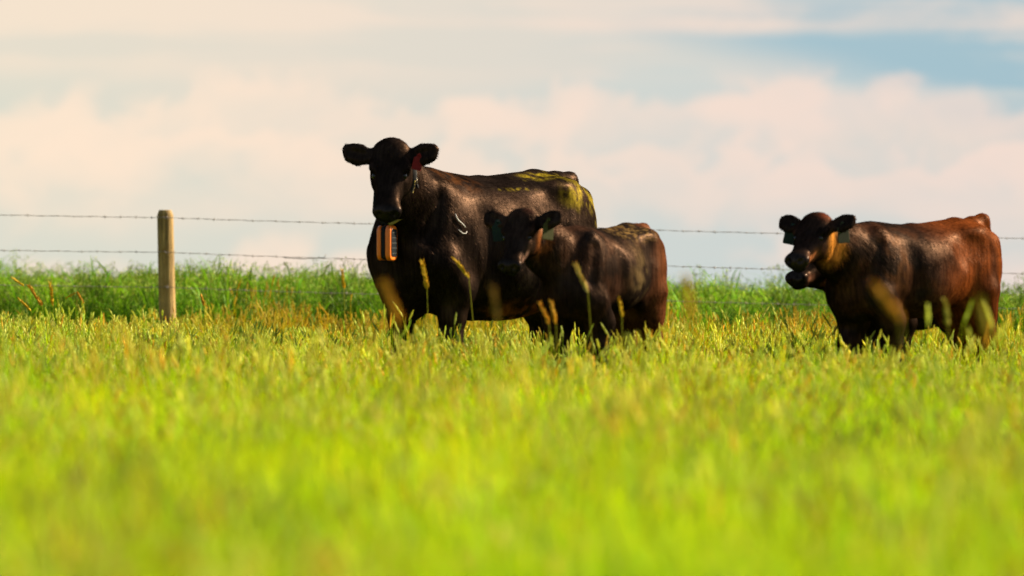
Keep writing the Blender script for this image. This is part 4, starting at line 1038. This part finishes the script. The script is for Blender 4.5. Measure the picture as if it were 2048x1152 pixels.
# ------------------------------------------------------------------ single tall grass stalks that stand out of the sward
M_STALK = leaf_material('stalk_straw', 0.35, (1.2, 1.0, 0.5))
for n_ in M_STALK.node_tree.nodes:           # single plants carry their own colour only
    if n_.type == 'ATTRIBUTE' and n_.attribute_name == 'brit':
        for l_ in list(n_.outputs['Fac'].links):
            v_ = l_.to_socket; M_STALK.node_tree.links.remove(l_); v_.default_value = 1.0
def stalk(top, bend, d, headpx, width, col, label, group=None, leaf=True):
    """top: pixel of the head's tip; bend: pixel where the head begins; d: distance; the stem goes on to the ground"""
    T = px(top[0], top[1], d); B = px(bend[0], bend[1], d)
    gx = B.x+(B.x-T.x)*0.6; G = Vector((gx, d, float(zg(gx, d))-0.01))
    e = empty('grass_stalk', G)
    st = Tuft(); mid = G*0.5+B*0.5+Vector(((B.x-T.x)*0.15, 0, 0))
    st.stem([Vector((0, 0, 0)), mid-G, B-G], 0.0045, (0.20, 0.22, 0.03))
    s_ = st.build('stem', M_STALK); COL.objects.link(s_); s_.parent = e
    hd = Tuft(); ax = (T-B); L = ax.length
    k = max(8, int(L/0.008))
    for i in range(k):
        u = i/k; p = B+ax*u
        for q in range(3):
            w = random.uniform(0, 6.283); o = Vector((math.cos(w), math.sin(w), 0))
            hd.seed(p-G, ax.normalized()*1.0+o*0.55, L*0.16+0.010, width*random.uniform(0.7, 1.2)*(1-0.6*u), vary(col, 0.2))
    hd.spindle(B-G, T-G, width*0.55, col, 6, 8, 0.2)
    h_ = hd.build('seed_head', M_STALK); COL.objects.link(h_); h_.parent = e
    if leaf:
        lf = Tuft(); q = G*0.6+B*0.4-G; lf.blade(q, random.uniform(0, 6.28), 0.16, 0.007, 0.3, 0.6, (0.14, 0.19, 0.015)); l_ = lf.build('leaf', M_STALK); COL.objects.link(l_); l_.parent = e
    tag(e, label, 'grass stalk', group or 'tall grass stalks standing out of the pasture')
GOLD = (0.46, 0.31, 0.014); AMB = (0.44, 0.24, 0.014); PALE = (0.42, 0.33, 0.08)
STALKS = [
    ((844, 524), (854, 578), 29.2, 0.014, GOLD, 'upright golden seed head against the black cow\'s dark chest'),
    ((908, 517), (938, 556), 29.3, 0.013, GOLD, 'nodding golden seed head before the black cow\'s lit foreleg'),
    ((1150, 530), (1176, 585), 26.5, 0.013, PALE, 'leaning pale stalk crossing the dark calf\'s shoulder'),
    ((1080, 607), (1098, 648), 26.0, 0.011, AMB, 'thin amber head before the dark calf\'s chest, left of a pair'),
    ((1102, 603), (1112, 648), 26.2, 0.011, AMB, 'thin amber head before the dark calf\'s chest, right of a pair'),
    ((1238, 596), (1244, 634), 27.0, 0.010, GOLD, 'short golden head below the dark calf\'s flank'),
    ((768, 568), (800, 650), 15.5, 0.016, AMB, 'large blurred amber head before the black cow\'s right foreleg'),
    ((985, 575), (995, 640), 17.0, 0.008, (0.20, 0.13, 0.02), 'faint blurred brown head before the black cow\'s belly'),
    ((1372, 556), (1378, 640), 14.5, 0.018, GOLD, 'large blurred golden head between the dark calf and the reddish calf'),
    ((1748, 572), (1802, 640), 14.5, 0.017, AMB, 'large blurred amber head before the reddish calf\'s foreleg'),
    ((1962, 600), (1972, 670), 15.0, 0.016, (0.30, 0.26, 0.02), 'blurred yellow green head before the reddish calf\'s hind leg'),
    ((1890, 600), (1896, 650), 22.0, 0.012, (0.30, 0.28, 0.03), 'soft yellow head before the reddish calf\'s belly'),
    ((24, 556), (48, 572), 38.5, 0.013, GOLD, 'topmost drooping golden head at the left edge'),
    ((58, 572), (84, 612), 38.0, 0.013, AMB, 'drooping amber head left of the fence post, middle of its clump'),
    ((38, 598), (62, 622), 37.5, 0.013, GOLD, 'low arching golden head near the left edge'),
    ((100, 566), (106, 612), 38.2, 0.010, GOLD, 'straight golden head in the clump left of the post'),
    ((132, 596), (152, 585), 38.5, 0.012, GOLD, 'golden head arching left, nearest the fence post'),
    ((166, 604), (154, 583), 38.5, 0.012, AMB, 'amber head nodding right beside the fence post'),
    ((402, 590), (408, 612), 37.0, 0.014, AMB, 'small amber head right of the fence post'),
    ((684, 540), (688, 578), 40.5, 0.010, GOLD, 'slim golden head before the crop left of the black cow'),
]
for tp_, bd_, d_, w_, c_, l_ in STALKS: stalk(tp_, bd_, d_, 0, w_, c_, l_)
